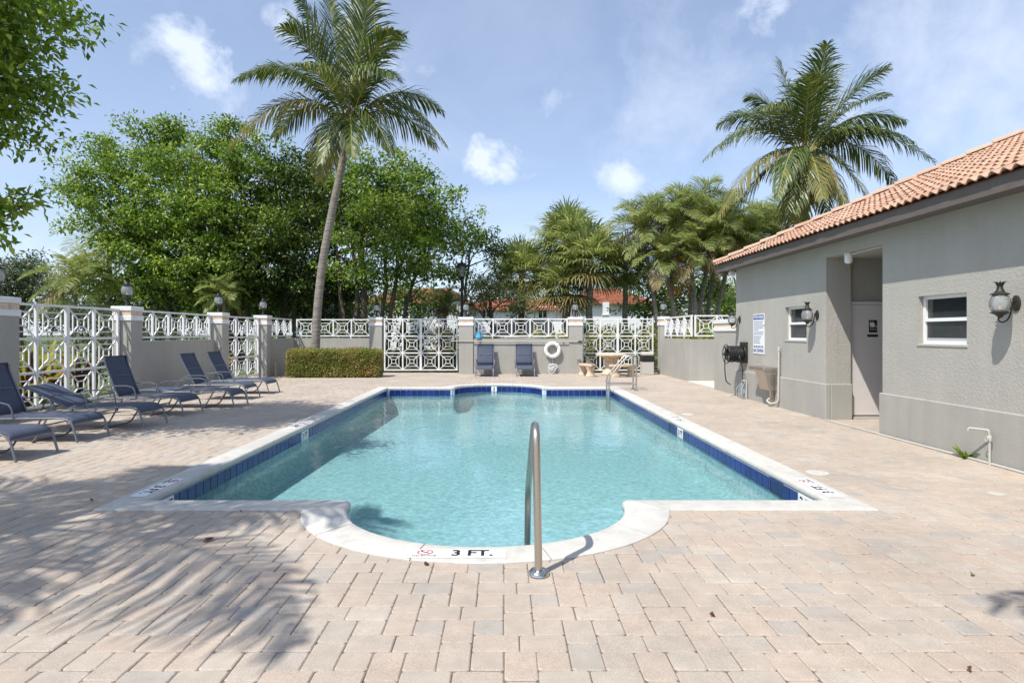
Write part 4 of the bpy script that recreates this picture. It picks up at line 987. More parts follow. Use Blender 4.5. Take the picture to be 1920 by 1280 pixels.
# fallen leaves on the deck
LEAFB = mat('dry_leaf', (.16, .06, .03), .8, var=.3, vscale=30); rr = random.Random(21)
def dead_leaf(label, px, py, s=.06, mt=LEAFB):
    Y = gY(py); x = gx(px, Y); m = MB(); a = rr.uniform(0, 6); d = Vector((math.cos(a), math.sin(a), 0)); q = Vector((-d.y, d.x, 0)); c = Vector((x, Y, .003))
    m.add([c-d*s*.6, c-d*s*.1+q*s*.4+V(0, 0, .02), c+d*s*.15+V(0, 0, .004), c-d*s*.1-q*s*.38+V(0, 0, .024), c+d*s*.4+q*s*.25+V(0, 0, .016), c+d*s*.65+V(0, 0, .01), c+d*s*.4-q*s*.28+V(0, 0, .02)], [(0, 2, 1), (0, 3, 2), (1, 2, 4), (2, 3, 6), (4, 2, 5), (2, 6, 5)])
    tag(m.build('fallen_leaf', mt), label, 'leaf', 'fallen leaves on the paving')
dead_leaf('curled brown leaf on shaded paving left of the curved coping', 391, 1014, .07); dead_leaf('small brown leaf below the 3 FT. marker', 800, 1060, .035); dead_leaf('green leaf fragment on the right paving', 1824, 1079, .035, mat('green_leaf_bit', (.22, .28, .05), .7))
dead_leaf('dark leaf fragment on the lower right paving', 1336, 1156, .025); dead_leaf('dark leaf fragment near the bottom right', 1817, 1258, .025)
dead_leaf('dark leaf bit by the left pool corner', 172, 939, .03); dead_leaf('dark leaf bit left of the curved coping', 452, 960, .03)
# ------------------------------------------------------------------ vegetation
def unit(a): return a/np.maximum(np.linalg.norm(a, axis=-1, keepdims=True), 1e-6)
def leaf_cloud(name, P, D, Nn, L, Wd, mt, parent, kind='stuff'):
    S_ = unit(np.cross(D, Nn)); N2 = np.cross(S_, D)
    L = np.asarray(L).reshape(-1, 1); Wd = np.asarray(Wd).reshape(-1, 1)
    mid = P+D*L*.45
    co = np.stack([P, mid+S_*Wd*.5+N2*Wd*.16, P+D*L-N2*L*.10, mid-S_*Wd*.5+N2*Wd*.16], axis=1)
    o = raw_quads(name, co, mt, parent); o['kind'] = kind; return o
def clumps(lobes, per_m2, rng, inner=.12, uneven=.35):
    out_ = []
    for (cx, cy, cz, rx, ry, rz) in lobes:
        n = max(6, int(per_m2*4*math.pi*((rx*ry+rx*rz+ry*rz)/3)))
        d = unit(rng.normal(size=(n, 3)))
        wob = np.array([noise.noise(Vector(v)*2.2+Vector((cx, cy, cz))*.7) for v in d])
        r = 1+uneven*wob+rng.uniform(-.22, .06, n); k = rng.random(n) < inner; r[k] *= rng.uniform(.3, .85, k.sum())
        out_.append(np.array([cx, cy, cz])+d*r[:, None]*np.array([rx, ry, rz]))
    return np.concatenate(out_)
def leafy(name, mt, parent, lobes, per_m2, per, rad, L, Wd, seed, droop=.3, inner=.3, flat=.55, uneven=.6, up=.6):
    rng = np.random.default_rng(seed); c = clumps(lobes, per_m2, rng, inner, uneven)
    n = len(c)*per; base = np.repeat(c, per, axis=0)
    sz = np.repeat(rng.uniform(.6, 1.25, len(c)), per)[:, None]
    o = unit(rng.normal(size=(n, 3))); o[:, 2] = np.where(rng.random(n) < .72, np.abs(o[:, 2]), o[:, 2])       # leaves sit on the upper dome of each spray
    o *= rng.uniform(.35, 1.12, (n, 1)); od = o.copy(); o = o*np.array([1, 1, flat])
    wv = rng.normal(size=(len(c), 3))*.35; P = base+(o+np.repeat(wv, per, axis=0)*np.abs(o[:, :1]))*rad*sz
    D = unit(od*.8+rng.normal(size=(n, 3))*.5-np.array([0, 0, droop]))
    Nn = unit(od*.55+np.array([0, 0, up])+rng.normal(size=(n, 3))*.42)
    leaf_cloud(name, P, D, Nn, L*rng.uniform(.65, 1.25, n), Wd*rng.uniform(.7, 1.2, n), mt, parent)
    return c
def limb(m, a, b, r0, r1, rr, bend=.12, n=5):
    a, b = Vector(a), Vector(b); L = (b-a).length; pts = []; off = Vector((rr.uniform(-1, 1), rr.uniform(-1, 1), rr.uniform(0, 1)))*L*bend
    for k in range(n+1): t = k/n; pts.append(a.lerp(b, t)+off*math.sin(math.pi*t)+Vector((rr.uniform(-1, 1), rr.uniform(-1, 1), 0))*L*.012*(0 < k < n))
    m.tube(pts, [r0+(r1-r0)*k/n for k in range(n+1)], 7); return pts
def tree(label, stems, lobes, mt, per_m2=3.5, per=26, rad=.55, L=.2, Wd=.085, seed=1, group=None, name='broadleaf_tree', bark=None, twigs=5, **kw):
    """stems: [(base, top, r)], each lobe is fed by a limb from the nearest stem top"""
    rr = random.Random(seed); t = thing(name, label, 'tree', stems[0][0], group=group); m = MB(); tops = []
    for b, tp, r in stems:
        pts = limb(m, b, tp, r, r*.6, rr, .06, 7); tops.append((pts, r))
    for lb in lobes:
        c = Vector(lb[:3]); pts, r = min(tops, key=lambda q: (q[0][-1]-c).length); s = pts[-1-rr.randint(0, 3)]
        lp = limb(m, s, c, r*.45, r*.14, rr, .12, 6)
        for k in range(twigs):
            a, e = rr.uniform(0, 6.28), rr.uniform(-.5, 1.2); d = Vector((math.cos(a)*math.cos(e)*lb[3], math.sin(a)*math.cos(e)*lb[4], math.sin(e)*lb[5]))
            limb(m, lp[rr.randint(3, 6)], c+d*.85, r*.13, r*.03, rr, .12, 4)
    m.build('trunk', bark or BARK, t, smooth=True)
    leafy('crown', mt, t, lobes, per_m2, per, rad, L, Wd, seed, **kw)
    return t

def frond_mesh(base, tip, up_h, n_pairs, Lmax, w, rng, droop=.8, vee=.25, rach=.03, kink=0, sweep=.55, rough=.12, split=False, hang=0):
    """feather frond: arched rachis from base to tip, two rows of folded, hanging leaflets"""
    base, tip = Vector(base), Vector(tip); ctl = base.lerp(tip, .45)+Vector((0, 0, up_h))
    P = lambda t: base*(1-t)**2+ctl*2*t*(1-t)+tip*t*t
    T = lambda t: ((ctl-base)*2*(1-t)+(tip-ctl)*2*t).normalized()
    m = MB(); rib = MB(); rib.tube([P(k/10) for k in range(11)], [rach*(1-.9*k/10)+.003 for k in range(11)], 5)
    if not split: m.add(rib.v, rib.f)
    vs = m.v; fs = m.f
    for k in range(n_pairs):
        t = .10+.895*(k+rng.random()*.6)/n_pairs; p = P(t); tn = T(t)
        side = tn.cross(Vector((0, 0, 1)))
        if side.length < .1: side = tn.cross(Vector((0, 1, 0)))
        side.normalize(); upn = side.cross(tn)
        prof = (.45+.55*min(1, (t-.05)/.3))*(1 if t < .6 else max(.22, 1-(t-.6)/.4*.78))
        for s in (-1, 1):
            L = Lmax*prof*rng.uniform(1-rough, 1+rough); sw = sweep+.5*t+rng.uniform(-.12, .12)
            d1 = (side*s+tn*sw+upn*(vee+rng.uniform(-.25, .25))-Vector((0, 0, hang*rng.uniform(.4, 1.2)))).normalized()
            d2 = (d1+Vector((0, 0, -droop*rng.uniform(.6, 1.3)))).normalized(); d3 = (d2+Vector((0, 0, -droop*.9))).normalized()
            wv = (tn-d1*tn.dot(d1)).normalized()*w*.5
            a = p; b = a+d1*L*.5; c = b+d2*L*.3; e = c+d3*L*.2; i = len(vs)
            vs += [tuple(a-wv*.7), tuple(a+wv*.7), tuple(b+wv), tuple(b-wv), tuple(c+wv*.75), tuple(c-wv*.75), tuple(e)]
            fs += [(i, i+1, i+2, i+3), (i+3, i+2, i+4, i+5), (i+5, i+4, i+6)]
    return (m, rib) if split else m
COCO = leafmat('coconut_leaf', (.055, .088, .022), (.155, .195, .05), (.29, .28, .09), trans=.28, rough=.38, spec=.5)
COCOY = leafmat('coconut_leaf_old', (.16, .17, .05), (.28, .25, .08), (.30, .20, .07), trans=.3, rough=.45)
MIDRIB = mat('palm_midrib', (.34, .33, .10), .6, var=.15)
NUT = mat('coconut_husk', (.42, .22, .05), .6, var=.3, vscale=9, col2=(.30, .26, .06))
FIBRE = mat('palm_fibre', (.16, .10, .05), .95, var=.4, vscale=8)
def coconut(label, trunk, r0, r1, crown, fronds, seed, nuts=7, L=.95, n_pairs=62, w=.036):
    rr = random.Random(seed); t = thing('coconut_palm', label, 'palm tree', trunk[0]); crown = Vector(crown)
    pts = [Vector(p) for p in trunk]; sm = []
    n = 120
    for k in range(n+1):                                          # smooth path with ring scars
        u = k/n*(len(pts)-1); i = min(int(u), len(pts)-2); f = u-i; p0, p1, p2, p3 = pts[max(i-1, 0)], pts[i], pts[i+1], pts[min(i+2, len(pts)-1)]
        sm.append(.5*((2*p1)+(p2-p0)*f+(2*p0-5*p1+4*p2-p3)*f*f+(3*p1-p0-3*p2+p3)*f**3))
    rads = [(r0+(r1-r0)*(k/n)**.6)*(1.22-.22*min(1, k/10))*(1+.035*(k % 2)+rr.uniform(-.012, .012)) for k in range(n+1)]
    MB().tube(sm, rads, 12).build('trunk', PALMBARK, t, smooth=True)
    m = MB(); m.lathe([(r1*.9, -.5), (r1*1.3, -.2), (r1*1.5, .1), (r1*1.1, .5), (r1*.3, .8)], crown, 10); m.build('crown_shaft', FIBRE, t, smooth=True)
    for (dx, dy, dz, h) in fronds:
        tip = crown+Vector((dx, dy, dz)); d = (Vector((dx, dy, 0)).normalized() if abs(dx)+abs(dy) > .1 else Vector((0, 0, 0)))
        old = dz < -.9
        steep = dz > 2.2
        fm, rib = frond_mesh(crown+d*.1+Vector((0, 0, .15)), tip, h, n_pairs, L*rr.uniform(.85, 1.1), w, rr, droop=rr.uniform(.25, .6) if steep else rr.uniform(.6, 1.3), vee=rr.uniform(-.05, .35), split=True, hang=rr.uniform(0, .15) if steep else rr.uniform(.1, .75), rough=.22, sweep=rr.uniform(.6, 1.0))
        fo = fm.build('frond', COCOY if old and rr.random() < .6 else COCO, t); rib.build('midrib', MIDRIB, fo, smooth=True)
    for k in range(nuts):
        a = rr.uniform(0, 6.28); p = crown+Vector((math.cos(a)*.33, math.sin(a)*.33, rr.uniform(-.35, .1))); mm = MB(); mm.lathe([(.01, -.13), (.07, -.1), (.105, -.02), (.095, .06), (.05, .12), (.01, .14)], p, 8); mm.build('coconut', NUT, t, smooth=True)
    return t
# the leaning coconut palm behind the hedge
YB = 20.9
Y = YB
cr = (gx(655, Y), Y, gz(240, Y))
def tips(cpx, cpy, Y, L):
    """fronds given by where their tips show, with a depth towards (-) or away from (+) the viewer"""
    o = []
    for px, py, dy, h in L: o.append(((px-cpx)/F*Y, dy, (cpy-py)/F*Y, h)); 
    return o
fr1 = tips(655, 240, Y, [(528, 8, .6, 1.4), (578, 25, -1.0, 1.2), (600, -35, .9, .6), (672, -40, .8, .5), (712, 2, -1.2, .8), (754, 48, .7, 1.3), (752, 95, -1.4, 1.4), (560, 95, -1.6, 1.5), 
                         (825, 185, 1.2, 1.9), (843, 285, -.6, 2.4), (806, 240, 2.2, 1.8), (748, 312, -1.4, 1.5), (690, 330, -2.2, 1.4), (630, 335, -1.8, 1.6), (575, 318, 1.6, 1.6), (440, 288, -.5, 2.5), (462, 120, .9, 1.9), (466, 178, -1.2, 2.3), (482, 230, 1.6, 1.9), (760, 190, -2.0, 1.7), (600, 190, -2.9, 1.2)])
coconut('tall leaning coconut palm rising behind the clipped hedge', [(gx(590, Y), Y, -.03), (gx(594, Y), Y, gz(600, Y)), (gx(604, Y), Y, gz(500, Y)), (gx(622, Y), Y, gz(400, Y)), (gx(643, Y), Y, gz(300, Y)), (cr[0]-.08, Y, cr[2]-.1)], .165, .125, cr, fr1, 3, L=1.25, w=.042, n_pairs=84)
# the coconut palm behind the pool house
Y = 23.0; cr = (gx(1508, Y), Y, gz(300, Y))
fr2 = tips(1508, 300, Y, [(1475, 100, .6, .5), (1560, 95, .8, .5), (1420, 165, .9, 1.4), (1395, 230, -1.4, 1.6), (1365, 215, 1.0, 1.9), (1310, 308, -.5, 2.3), (1330, 420, -.9, 2.2), (1372, 440, 1.5, 1.9), (1440, 420, -2.0, 1.5),
                          (1545, 435, -1.9, 1.5), (1590, 410, -1.6, 1.6), (1692, 165, .9, 1.3), (1672, 240, -.8, 1.7), (1700, 345, .5, 2.2), (1690, 330, -1.8, 2.0), (1600, 400, 1.8, 1.6), (1520, 110, -1.2, .5), (1460, 190, -2.4, 1.1), (1480, 400, -2.4, 1.3), (1640, 300, -2.2, 1.6), (1470, 440, -1.2, 1.2), (1515, 450, 1.2, 1.0), (1400, 400, -2.6, 1.8), (1620, 160, -1.4, 1.0), (1630, 230, 1.6, 1.5)])
coconut('coconut palm rising behind the pool house roof', [(gx(1490, Y), Y, -.03), (gx(1492, Y), Y, 3), (gx(1500, Y), Y, 5.5), (cr[0], Y, cr[2]-.1)], .2, .14, cr, fr2, 8, nuts=11, L=1.3, w=.042, n_pairs=84)
# palms and tree behind the photographer and to the left that throw the foreground shadows
def ring_fronds(n, L, rr, z0=.2, z1=-1.6):
    o = []
    for k in range(n):
        a = 2*math.pi*k/n+rr.uniform(-.2, .2); e = rr.random(); l = L*rr.uniform(.8, 1.05)*(1-.25*(e < .3)); o.append((math.cos(a)*l*(.9 if e > .3 else .55), math.sin(a)*l*(.9 if e > .3 else .55), rr.uniform(z1, .2) if e > .3 else rr.uniform(1.2, 2.4), rr.uniform(1.2, 2.0)))
    return o
rr = random.Random(5)
coconut('coconut palm left of the photographer shading the near paving', [(-6.9, 1.2, -.03), (-6.5, 1.4, 2.2), (-6.1, 1.6, 4.0), (-6.45, 1.75, 5.4)], .2, .14, (-6.45, 1.75, 5.5), ring_fronds(15, 3.6, rr), 12)
coconut('coconut palm behind the photographer on the right', [(3.2, -1.9, -.03), (3.0, -1.5, 3), (2.7, -.9, 6.5)], .2, .14, (2.7, -.9, 6.6), ring_fronds(16, 3.2, rr), 14)

LEAF1 = leafmat('leaf_bright', (.06, .12, .018), (.215, .32, .05), (.39, .45, .10), trans=.35)
LEAF5 = leafmat('leaf_lime', (.09, .16, .022), (.28, .39, .06), (.42, .48, .10), trans=.42)
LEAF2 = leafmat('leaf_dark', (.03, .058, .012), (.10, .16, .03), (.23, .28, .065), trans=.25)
LEAF3 = leafmat('leaf_pale', (.14, .17, .06), (.26, .30, .12), (.34, .33, .15), trans=.35)
LEAF4 = leafmat('leaf_grey', (.07, .10, .05), (.14, .17, .085), trans=.3)
LEAFY = leafmat('leaf_yellow', (.17, .19, .03), (.40, .36, .05), (.42, .24, .05), trans=.35)
LEAFR = leafmat('leaf_maroon', (.035, .02, .02), (.09, .035, .03), (.13, .08, .03), trans=.2)
def bush(label, lobes, mt, seed, per_m2=9, per=18, L=.11, Wd=.055, rad=.2, name='shrub', group='shrubs behind the walls', **kw):
    c = lobes[0]; t = thing(name, label, 'shrub', (c[0], c[1], -.03), group=group); rr = random.Random(seed); m = MB()
    for lb in lobes:
        for k in range(3): limb(m, (c[0]+rr.uniform(-.1, .1), c[1]+rr.uniform(-.1, .1), -.03), (lb[0]+rr.uniform(-.5, .5)*lb[3], lb[1]+rr.uniform(-.5, .5)*lb[4], lb[2]+rr.uniform(-.2, .5)*lb[5]), .018, .006, rr, .1, 4)
    m.build('stems', BARK, t, smooth=True); leafy('foliage', mt, t, lobes, per_m2, per, rad, L, Wd, seed, **kw); return t
# big leafy tree mass on the left: several trees growing into each other
def lob(px, py, Y, rpx, rz=None, ry=None):
    r = rpx/F*Y; return (gx(px, Y), Y, gz(py, Y), r, ry or r*.9, (rz/F*Y) if rz else r*.8)
def st_(px, Y, px2, py2, r): return ((gx(px, Y), Y, -.03), (gx(px2, Y), Y, gz(py2, Y)), r)
BG = 'leafy trees behind the left wall'
tree('bright green spreading tree at the left of the leafy mass', [st_(300, 27, 300, 420, .2), st_(330, 27.3, 250, 400, .14)],
     [lob(215, 330, 26.5, 70), lob(270, 285, 27, 60), lob(170, 365, 26.2, 55), lob(240, 400, 25.5, 80), lob(320, 340, 26, 80), lob(310, 440, 25.4, 70), lob(200, 440, 25.6, 60), lob(300, 262, 27.5, 36), lob(325, 248, 27.4, 22), lob(195, 282, 26.8, 26), lob(130, 345, 26.5, 28), lob(255, 480, 25.2, 55), lob(230, 530, 25.6, 50), lob(300, 540, 25.4, 50), lob(180, 490, 26, 40)], LEAF1, seed=21, group=BG, per_m2=.8, per=105, L=.19, Wd=.09, rad=.72)
tree('bright green tree with high twigs in the middle of the leafy mass', [st_(430, 27, 420, 400, .2), st_(455, 26.6, 470, 430, .15)],
     [lob(410, 262, 27, 30), lob(425, 246, 27, 20), lob(410, 330, 26, 80), lob(350, 300, 26.8, 50), lob(470, 330, 26.5, 75), lob(440, 290, 27.6, 55), lob(390, 410, 25.3, 75), lob(460, 420, 25.2, 75), lob(345, 395, 25.1, 55), lob(310, 255, 27.2, 32), lob(380, 490, 25.2, 55), lob(440, 510, 25.0, 50), lob(360, 560, 25.4, 40)], LEAF1, seed=22, group=BG, per_m2=.8, per=105, L=.19, Wd=.09, rad=.72)
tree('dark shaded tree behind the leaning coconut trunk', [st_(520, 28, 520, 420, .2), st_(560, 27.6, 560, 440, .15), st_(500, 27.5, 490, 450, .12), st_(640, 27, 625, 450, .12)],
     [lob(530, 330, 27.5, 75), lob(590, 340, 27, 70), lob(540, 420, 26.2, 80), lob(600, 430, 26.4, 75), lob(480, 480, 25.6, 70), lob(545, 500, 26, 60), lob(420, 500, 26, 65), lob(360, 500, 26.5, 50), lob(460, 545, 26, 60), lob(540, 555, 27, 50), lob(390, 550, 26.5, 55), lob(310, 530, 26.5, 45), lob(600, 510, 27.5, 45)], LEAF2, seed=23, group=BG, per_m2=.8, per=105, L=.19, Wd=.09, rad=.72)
tree('many stemmed tree right of the leaning coconut trunk', [st_(660, 26, 660, 440, .13), st_(690, 26.3, 680, 430, .15), st_(700, 25.8, 720, 440, .11), st_(720, 26, 750, 450, .12), st_(735, 26.2, 790, 470, .09), st_(648, 26.1, 630, 460, .09)],
     [lob(680, 340, 26.8, 65), lob(740, 340, 26.5, 65), lob(700, 400, 25.6, 75), lob(770, 390, 26, 75), lob(820, 410, 26, 60), lob(760, 460, 25.4, 65), lob(830, 470, 25.8, 55), lob(690, 480, 25.3, 50), lob(795, 330, 27, 22), lob(860, 440, 26, 30), lob(700, 530, 25.0, 34), lob(640, 500, 25.2, 34), lob(800, 520, 25.2, 34), lob(755, 500, 25, 40), lob(845, 515, 25.6, 26)], LEAF1, seed=24, group=BG, per_m2=.8, per=105, L=.19, Wd=.09, rad=.72)
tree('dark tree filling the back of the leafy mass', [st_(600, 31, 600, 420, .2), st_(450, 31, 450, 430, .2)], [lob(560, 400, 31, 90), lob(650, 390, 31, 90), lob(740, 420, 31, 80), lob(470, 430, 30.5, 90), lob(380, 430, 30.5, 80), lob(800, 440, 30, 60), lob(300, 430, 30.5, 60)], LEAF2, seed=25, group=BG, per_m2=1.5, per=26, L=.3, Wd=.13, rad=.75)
tree('outlying leafy branch right of the tree mass', [st_(842, 27.5, 880, 470, .08)], [lob(915, 455, 27, 28), lob(935, 475, 27, 24), lob(890, 445, 27, 20), lob(930, 500, 27, 14)], LEAF2, seed=26, group=BG, per_m2=3.6, per=24, L=.2, Wd=.085, rad=.45)
# near tree at the upper left
Y = 7.6
tree('leafy tree reaching in from the upper left corner', [((-9.9, 6.6, -.03), (-9.4, 7.0, 4.4), .2)],
     [(-7.6, 7.4, 5.2, 1.15, 1.2, .85), (-7.0, 7.7, 6.1, 1.05, 1.1, .9), (-8.2, 7.8, 6.8, 1.5, 1.4, 1.2), (-6.65, 7.9, 5.0, .62, .7, .55), (-7.5, 8.2, 4.45, .75, .7, .4), (-7.3, 7.3, 6.9, 1.1, 1.0, .9), (-6.9, 7.2, 5.6, .7, .7, .5)], LEAF5, seed=31, per_m2=3.4, per=80, rad=.45, L=.125, Wd=.062, twigs=9)
tree('leafy branch entering at the left edge below the upper tree', [((-9.9, 8.6, -.03), (-9.0, 8.2, 2.9), .07)], [(-6.72, 7.9, 3.15, .3, .3, .12), (-7.0, 7.9, 2.85, .28, .3, .2), (-7.4, 8.0, 3.0, .35, .4, .22), (-6.45, 7.85, 3.25, .18, .16, .09)], LEAF1, seed=33, per_m2=11, per=14, rad=.22, L=.15, Wd=.07)
for k, px in enumerate((215, 290, 365, 440, 515, 580, 640)):             # dark undergrowth below the crowns
    Yk = 29.5+(k % 2)*1.2
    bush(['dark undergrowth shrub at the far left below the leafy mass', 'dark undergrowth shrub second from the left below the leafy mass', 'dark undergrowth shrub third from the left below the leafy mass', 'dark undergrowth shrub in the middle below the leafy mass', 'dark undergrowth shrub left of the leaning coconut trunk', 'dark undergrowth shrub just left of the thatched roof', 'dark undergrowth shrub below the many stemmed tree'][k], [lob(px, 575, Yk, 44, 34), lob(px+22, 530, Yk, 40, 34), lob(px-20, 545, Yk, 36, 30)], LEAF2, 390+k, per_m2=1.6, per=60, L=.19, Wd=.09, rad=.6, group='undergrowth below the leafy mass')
# more trees that close the view behind the walls
tree('grey green bushy tree far off at the left edge', [st_(40, 45, 45, 560, .2)], [lob(30, 520, 45, 50), lob(80, 535, 45, 40), lob(0, 540, 44, 50), lob(110, 550, 44, 30), lob(55, 500, 46, 30)], LEAF4, seed=41, per_m2=1.5, per=26, L=.3, Wd=.14, rad=.7, group='trees in the distance')
tree('pale green small tree with twisted trunk behind the two far loungers', [((gx(935, 27), 27, -.03), (gx(918, 27), 27, gz(575, 27)), .13)], [lob(915, 550, 27, 42, 28), lob(955, 560, 26.6, 42, 26), lob(890, 575, 26.5, 28, 22), lob(985, 578, 26.5, 30, 20), lob(930, 530, 27.2, 25, 15), lob(900, 530, 27.5, 24, 12)], LEAF3, seed=42, per_m2=5, per=20, L=.17, Wd=.07, rad=.4)
tree('dark rounded tree beside the right house', [st_(1215, 30, 1215, 560, .12)], [lob(1215, 555, 30, 35, 26), lob(1250, 550, 30, 35, 28), lob(1290, 545, 30, 40, 34), lob(1330, 555, 30, 30, 30), lob(1190, 575, 29.5, 24, 22)], LEAF1, seed=43, per_m2=3, per=24, L=.22, Wd=.1, rad=.5)
for k, (px, a, b) in enumerate(((1345, 505, 590), (1362, 515, 590), (1376, 520, 590), (1325, 500, 570))):
    tree(['light slender tree just left of the pool house corner', 'light slender tree touching the pool house corner', 'slender tree half hidden by the pool house corner', 'light slender tree left of the bare palm stems'][k], [st_(px, 34+k, px, a, .08)], [lob(px, a+25, 34+k, 20, 26), lob(px+8, a+70, 34+k, 22, 30), lob(px-8, a+50, 34+k, 18, 24)], LEAF3 if k % 2 else LEAF1, seed=50+k, per_m2=2.6, per=20, L=.22, Wd=.08, rad=.55, group='slender trees by the pool house corner')
for k, (px, py, r) in enumerate(((430, 520, 60), (760, 545, 45), (610, 540, 60), (330, 560, 45), (505, 560, 40))):
    lb = [lob(px, py+15, 40+k, r, 45), lob(px+r*.8, py+30, 40+k, r*.7, 35), lob(px-r*.8, py+30, 40+k, r*.7, 35)]
    tree(['dark tree far behind the left low wall', 'dark tree in front of the white house', 'dark tree far behind the thatched roof', 'dark tree far behind the left pillars', 'dark tree far behind the back left corner'][k], [st_(px, 40+k, px, py+10, .15)], lb, LEAF2, seed=60+k, per_m2=1.2, per=22, L=.34, Wd=.16, rad=.9, group='trees in the distance')
rr = random.Random(77); tl = []
for k in range(16):                                              # far wood that closes the horizon
    px = -500+k*190+rr.uniform(-40, 40); Yk = rr.uniform(85, 105); h = rr.uniform(42, 62)
    tl += [lob(px, 612-h*.5, Yk, 80, h*.55), lob(px+70, 612-h*.35, Yk, 60, h*.45), lob(px-60, 612-h*.3, Yk, 60, h*.45)]
leafy('tree_line', LEAF4, None, tl, .2, 16, 2.2, .8, .4, 80)

# fan palms in the middle distance
FAN = leafmat('fan_leaf', (.14, .19, .058), (.33, .37, .13), (.44, .42, .17), trans=.42)
FANY = leafmat('fan_leaf_old', (.16, .15, .05), (.27, .23, .09), (.22, .14, .06), trans=.25)
def fan_palm(label, x, Y, zc, r, seed, n=38, trunk_r=.17, mt=None, lean=0, skirt=True):
    rr = random.Random(seed); t = thing('fan_palm', label, 'palm tree', (x-lean, Y, -.03), group='palms beyond the far wall'); c = Vector((x, Y, zc))
    MB().tube([(x-lean+lean*(k/10)**1.5+.03*math.sin(k*2), Y, -.03+(zc+.03)*k/10) for k in range(11)], [trunk_r*(1.15 if k < 1 else 1+.05*(k % 2)) for k in range(11)], 10).build('trunk', PALMBARK if seed % 2 else BARK, t, smooth=True)
    for k in range(n):
        a = k*2.39996+rr.uniform(-.2, .2); f = k/(n-1); e = math.radians(82-f*(125 if skirt else 95)+rr.uniform(-8, 8))
        d = Vector((math.cos(a)*math.cos(e), math.sin(a)*math.cos(e), math.sin(e))); pet = r*rr.uniform(.38, .5)
        m = MB(); hub = c+d*pet+Vector((0, 0, -.06*(1-f))); m.tube([c, c.lerp(hub, .5)+Vector((0, 0, .03)), hub], [.02, .016, .01], 4)
        side = d.cross(Vector((0, 0, 1))); side = side.normalized() if side.length > .05 else Vector((1, 0, 0)); upn = side.cross(d)
        ns = 30; Lr = r*rr.uniform(.6, .74)
        for q in range(ns):
            th = (q/(ns-1)*2-1)*2.2; dd = (d*math.cos(th)+side*math.sin(th)+upn*(.16*math.cos(th*1.4)+rr.uniform(-.05, .05))).normalized()
            Ls = Lr*(1-.22*abs(th)/2.2)*rr.uniform(.85, 1.1); w = (side*math.cos(th)-d*math.sin(th)).normalized()*r*.019
            d2 = (dd+Vector((0, 0, -rr.uniform(.1, .7)))).normalized(); d3 = (d2+Vector((0, 0, -rr.uniform(.4, 1.1)))).normalized()
            b = hub+dd*Ls*.55; g_ = b+d2*Ls*.28; h_ = g_+d3*Ls*.2; m.add([hub-w*.3, hub+w*.3, b+w, b-w, g_+w*.6, g_-w*.6, h_], [(0, 1, 2, 3), (3, 2, 4, 5), (5, 4, 6)])
        m.build('frond', (FANY if f > .82 and rr.random() < .6 else (mt or FAN)), t)
    return t
for lab, px, py, Y, rp_, sd_ in (('tallest fan palm in the middle distance', 1062, 455, 28, 62, 1), ('fan palm left of the tallest one', 978, 515, 28.5, 58, 2), ('fan palm with drooping green leaves right of the tallest one', 1105, 490, 26.5, 66, 3), ('low fan palm in front of the tallest one', 1060, 540, 27, 58, 5), ('slim fan palm in front of the right house', 1172, 505, 28, 50, 7)):
    fan_palm(lab, gx(px, Y), Y, gz(py, Y), rp_/F*Y*1.3, sd_, trunk_r=.15 if sd_ != 7 else .12)
# feather palm clump (several stems)
AREC = leafmat('feather_leaf', (.135, .19, .055), (.32, .36, .12), (.44, .41, .16), trans=.42); ARECY = leafmat('feather_leaf_dry', (.19, .16, .07), (.30, .23, .11), (.24, .15, .07), trans=.2)
def feather_palm(label, x0, Y, x1, zc, L, seed, n=13, r=.09, n_pairs=46):
    rr = random.Random(seed); t = thing('feather_palm', label, 'palm tree', (x0, Y, -.03), group='palms beyond the far wall'); c = Vector((x1, Y, zc))
    MB().tube([(x0+(x1-x0)*(k/9)**1.4, Y, -.03+(zc+.03)*k/9) for k in range(10)], [r*(1.2-.3*k/9)*(1+.06*(k % 2)) for k in range(10)], 8).build('trunk', PALMBARK, t, smooth=True)
    for k in range(n):
        a = k*2.39996+rr.uniform(-.3, .3); f = k/(n-1); hgt = 1.0-1.9*f; l = L*rr.uniform(.8, 1.1)*(.7+.5*math.sin(math.pi*min(1, f+.2)))
        tip = c+Vector((math.cos(a)*l*(.45+.5*min(1, f*1.6)), math.sin(a)*l*(.45+.5*min(1, f*1.6)), hgt*L*.75))
        frond_mesh(c, tip, L*(.55 if f < .7 else .35), n_pairs, L*.42, .03, rr, droop=.45 if f < .6 else 1.0, vee=.35, rach=.022).build('frond', ARECY if f > .8 and rr.random() < .7 else AREC, t)
for k, (px0, px1, py, Y, Lp) in enumerate(((1240, 1205, 440, 26, 70), (1262, 1258, 432, 26.5, 74), (1290, 1305, 415, 27, 76), (1300, 1335, 455, 26.2, 72), (1320, 1350, 430, 28, 70), (1278, 1245, 500, 25.5, 62), (1330, 1372, 470, 27, 66), (1310, 1295, 485, 25.6, 64), (1410, 1405, 455, 28, 70), (1455, 1450, 440, 29, 70))):
    feather_palm(['feather palm with recurved fronds at the left of the palm clump', 'tall feather palm second from the left in the clump', 'tallest feather palm in the clump with upright fronds', 'feather palm right of the tallest in the clump', 'rear feather palm at the right of the clump', 'low feather palm with dry fronds at the front left of the clump', 'feather palm nearest the coconut palm on the right', 'low feather palm at the front middle of the clump', 'feather palm just left of the right coconut trunk', 'feather palm hidden behind the right coconut crown'][k], gx(px0, Y), Y, gx(px1, Y), gz(py, Y), Lp/F*Y*1.25, 100+k, n=22)
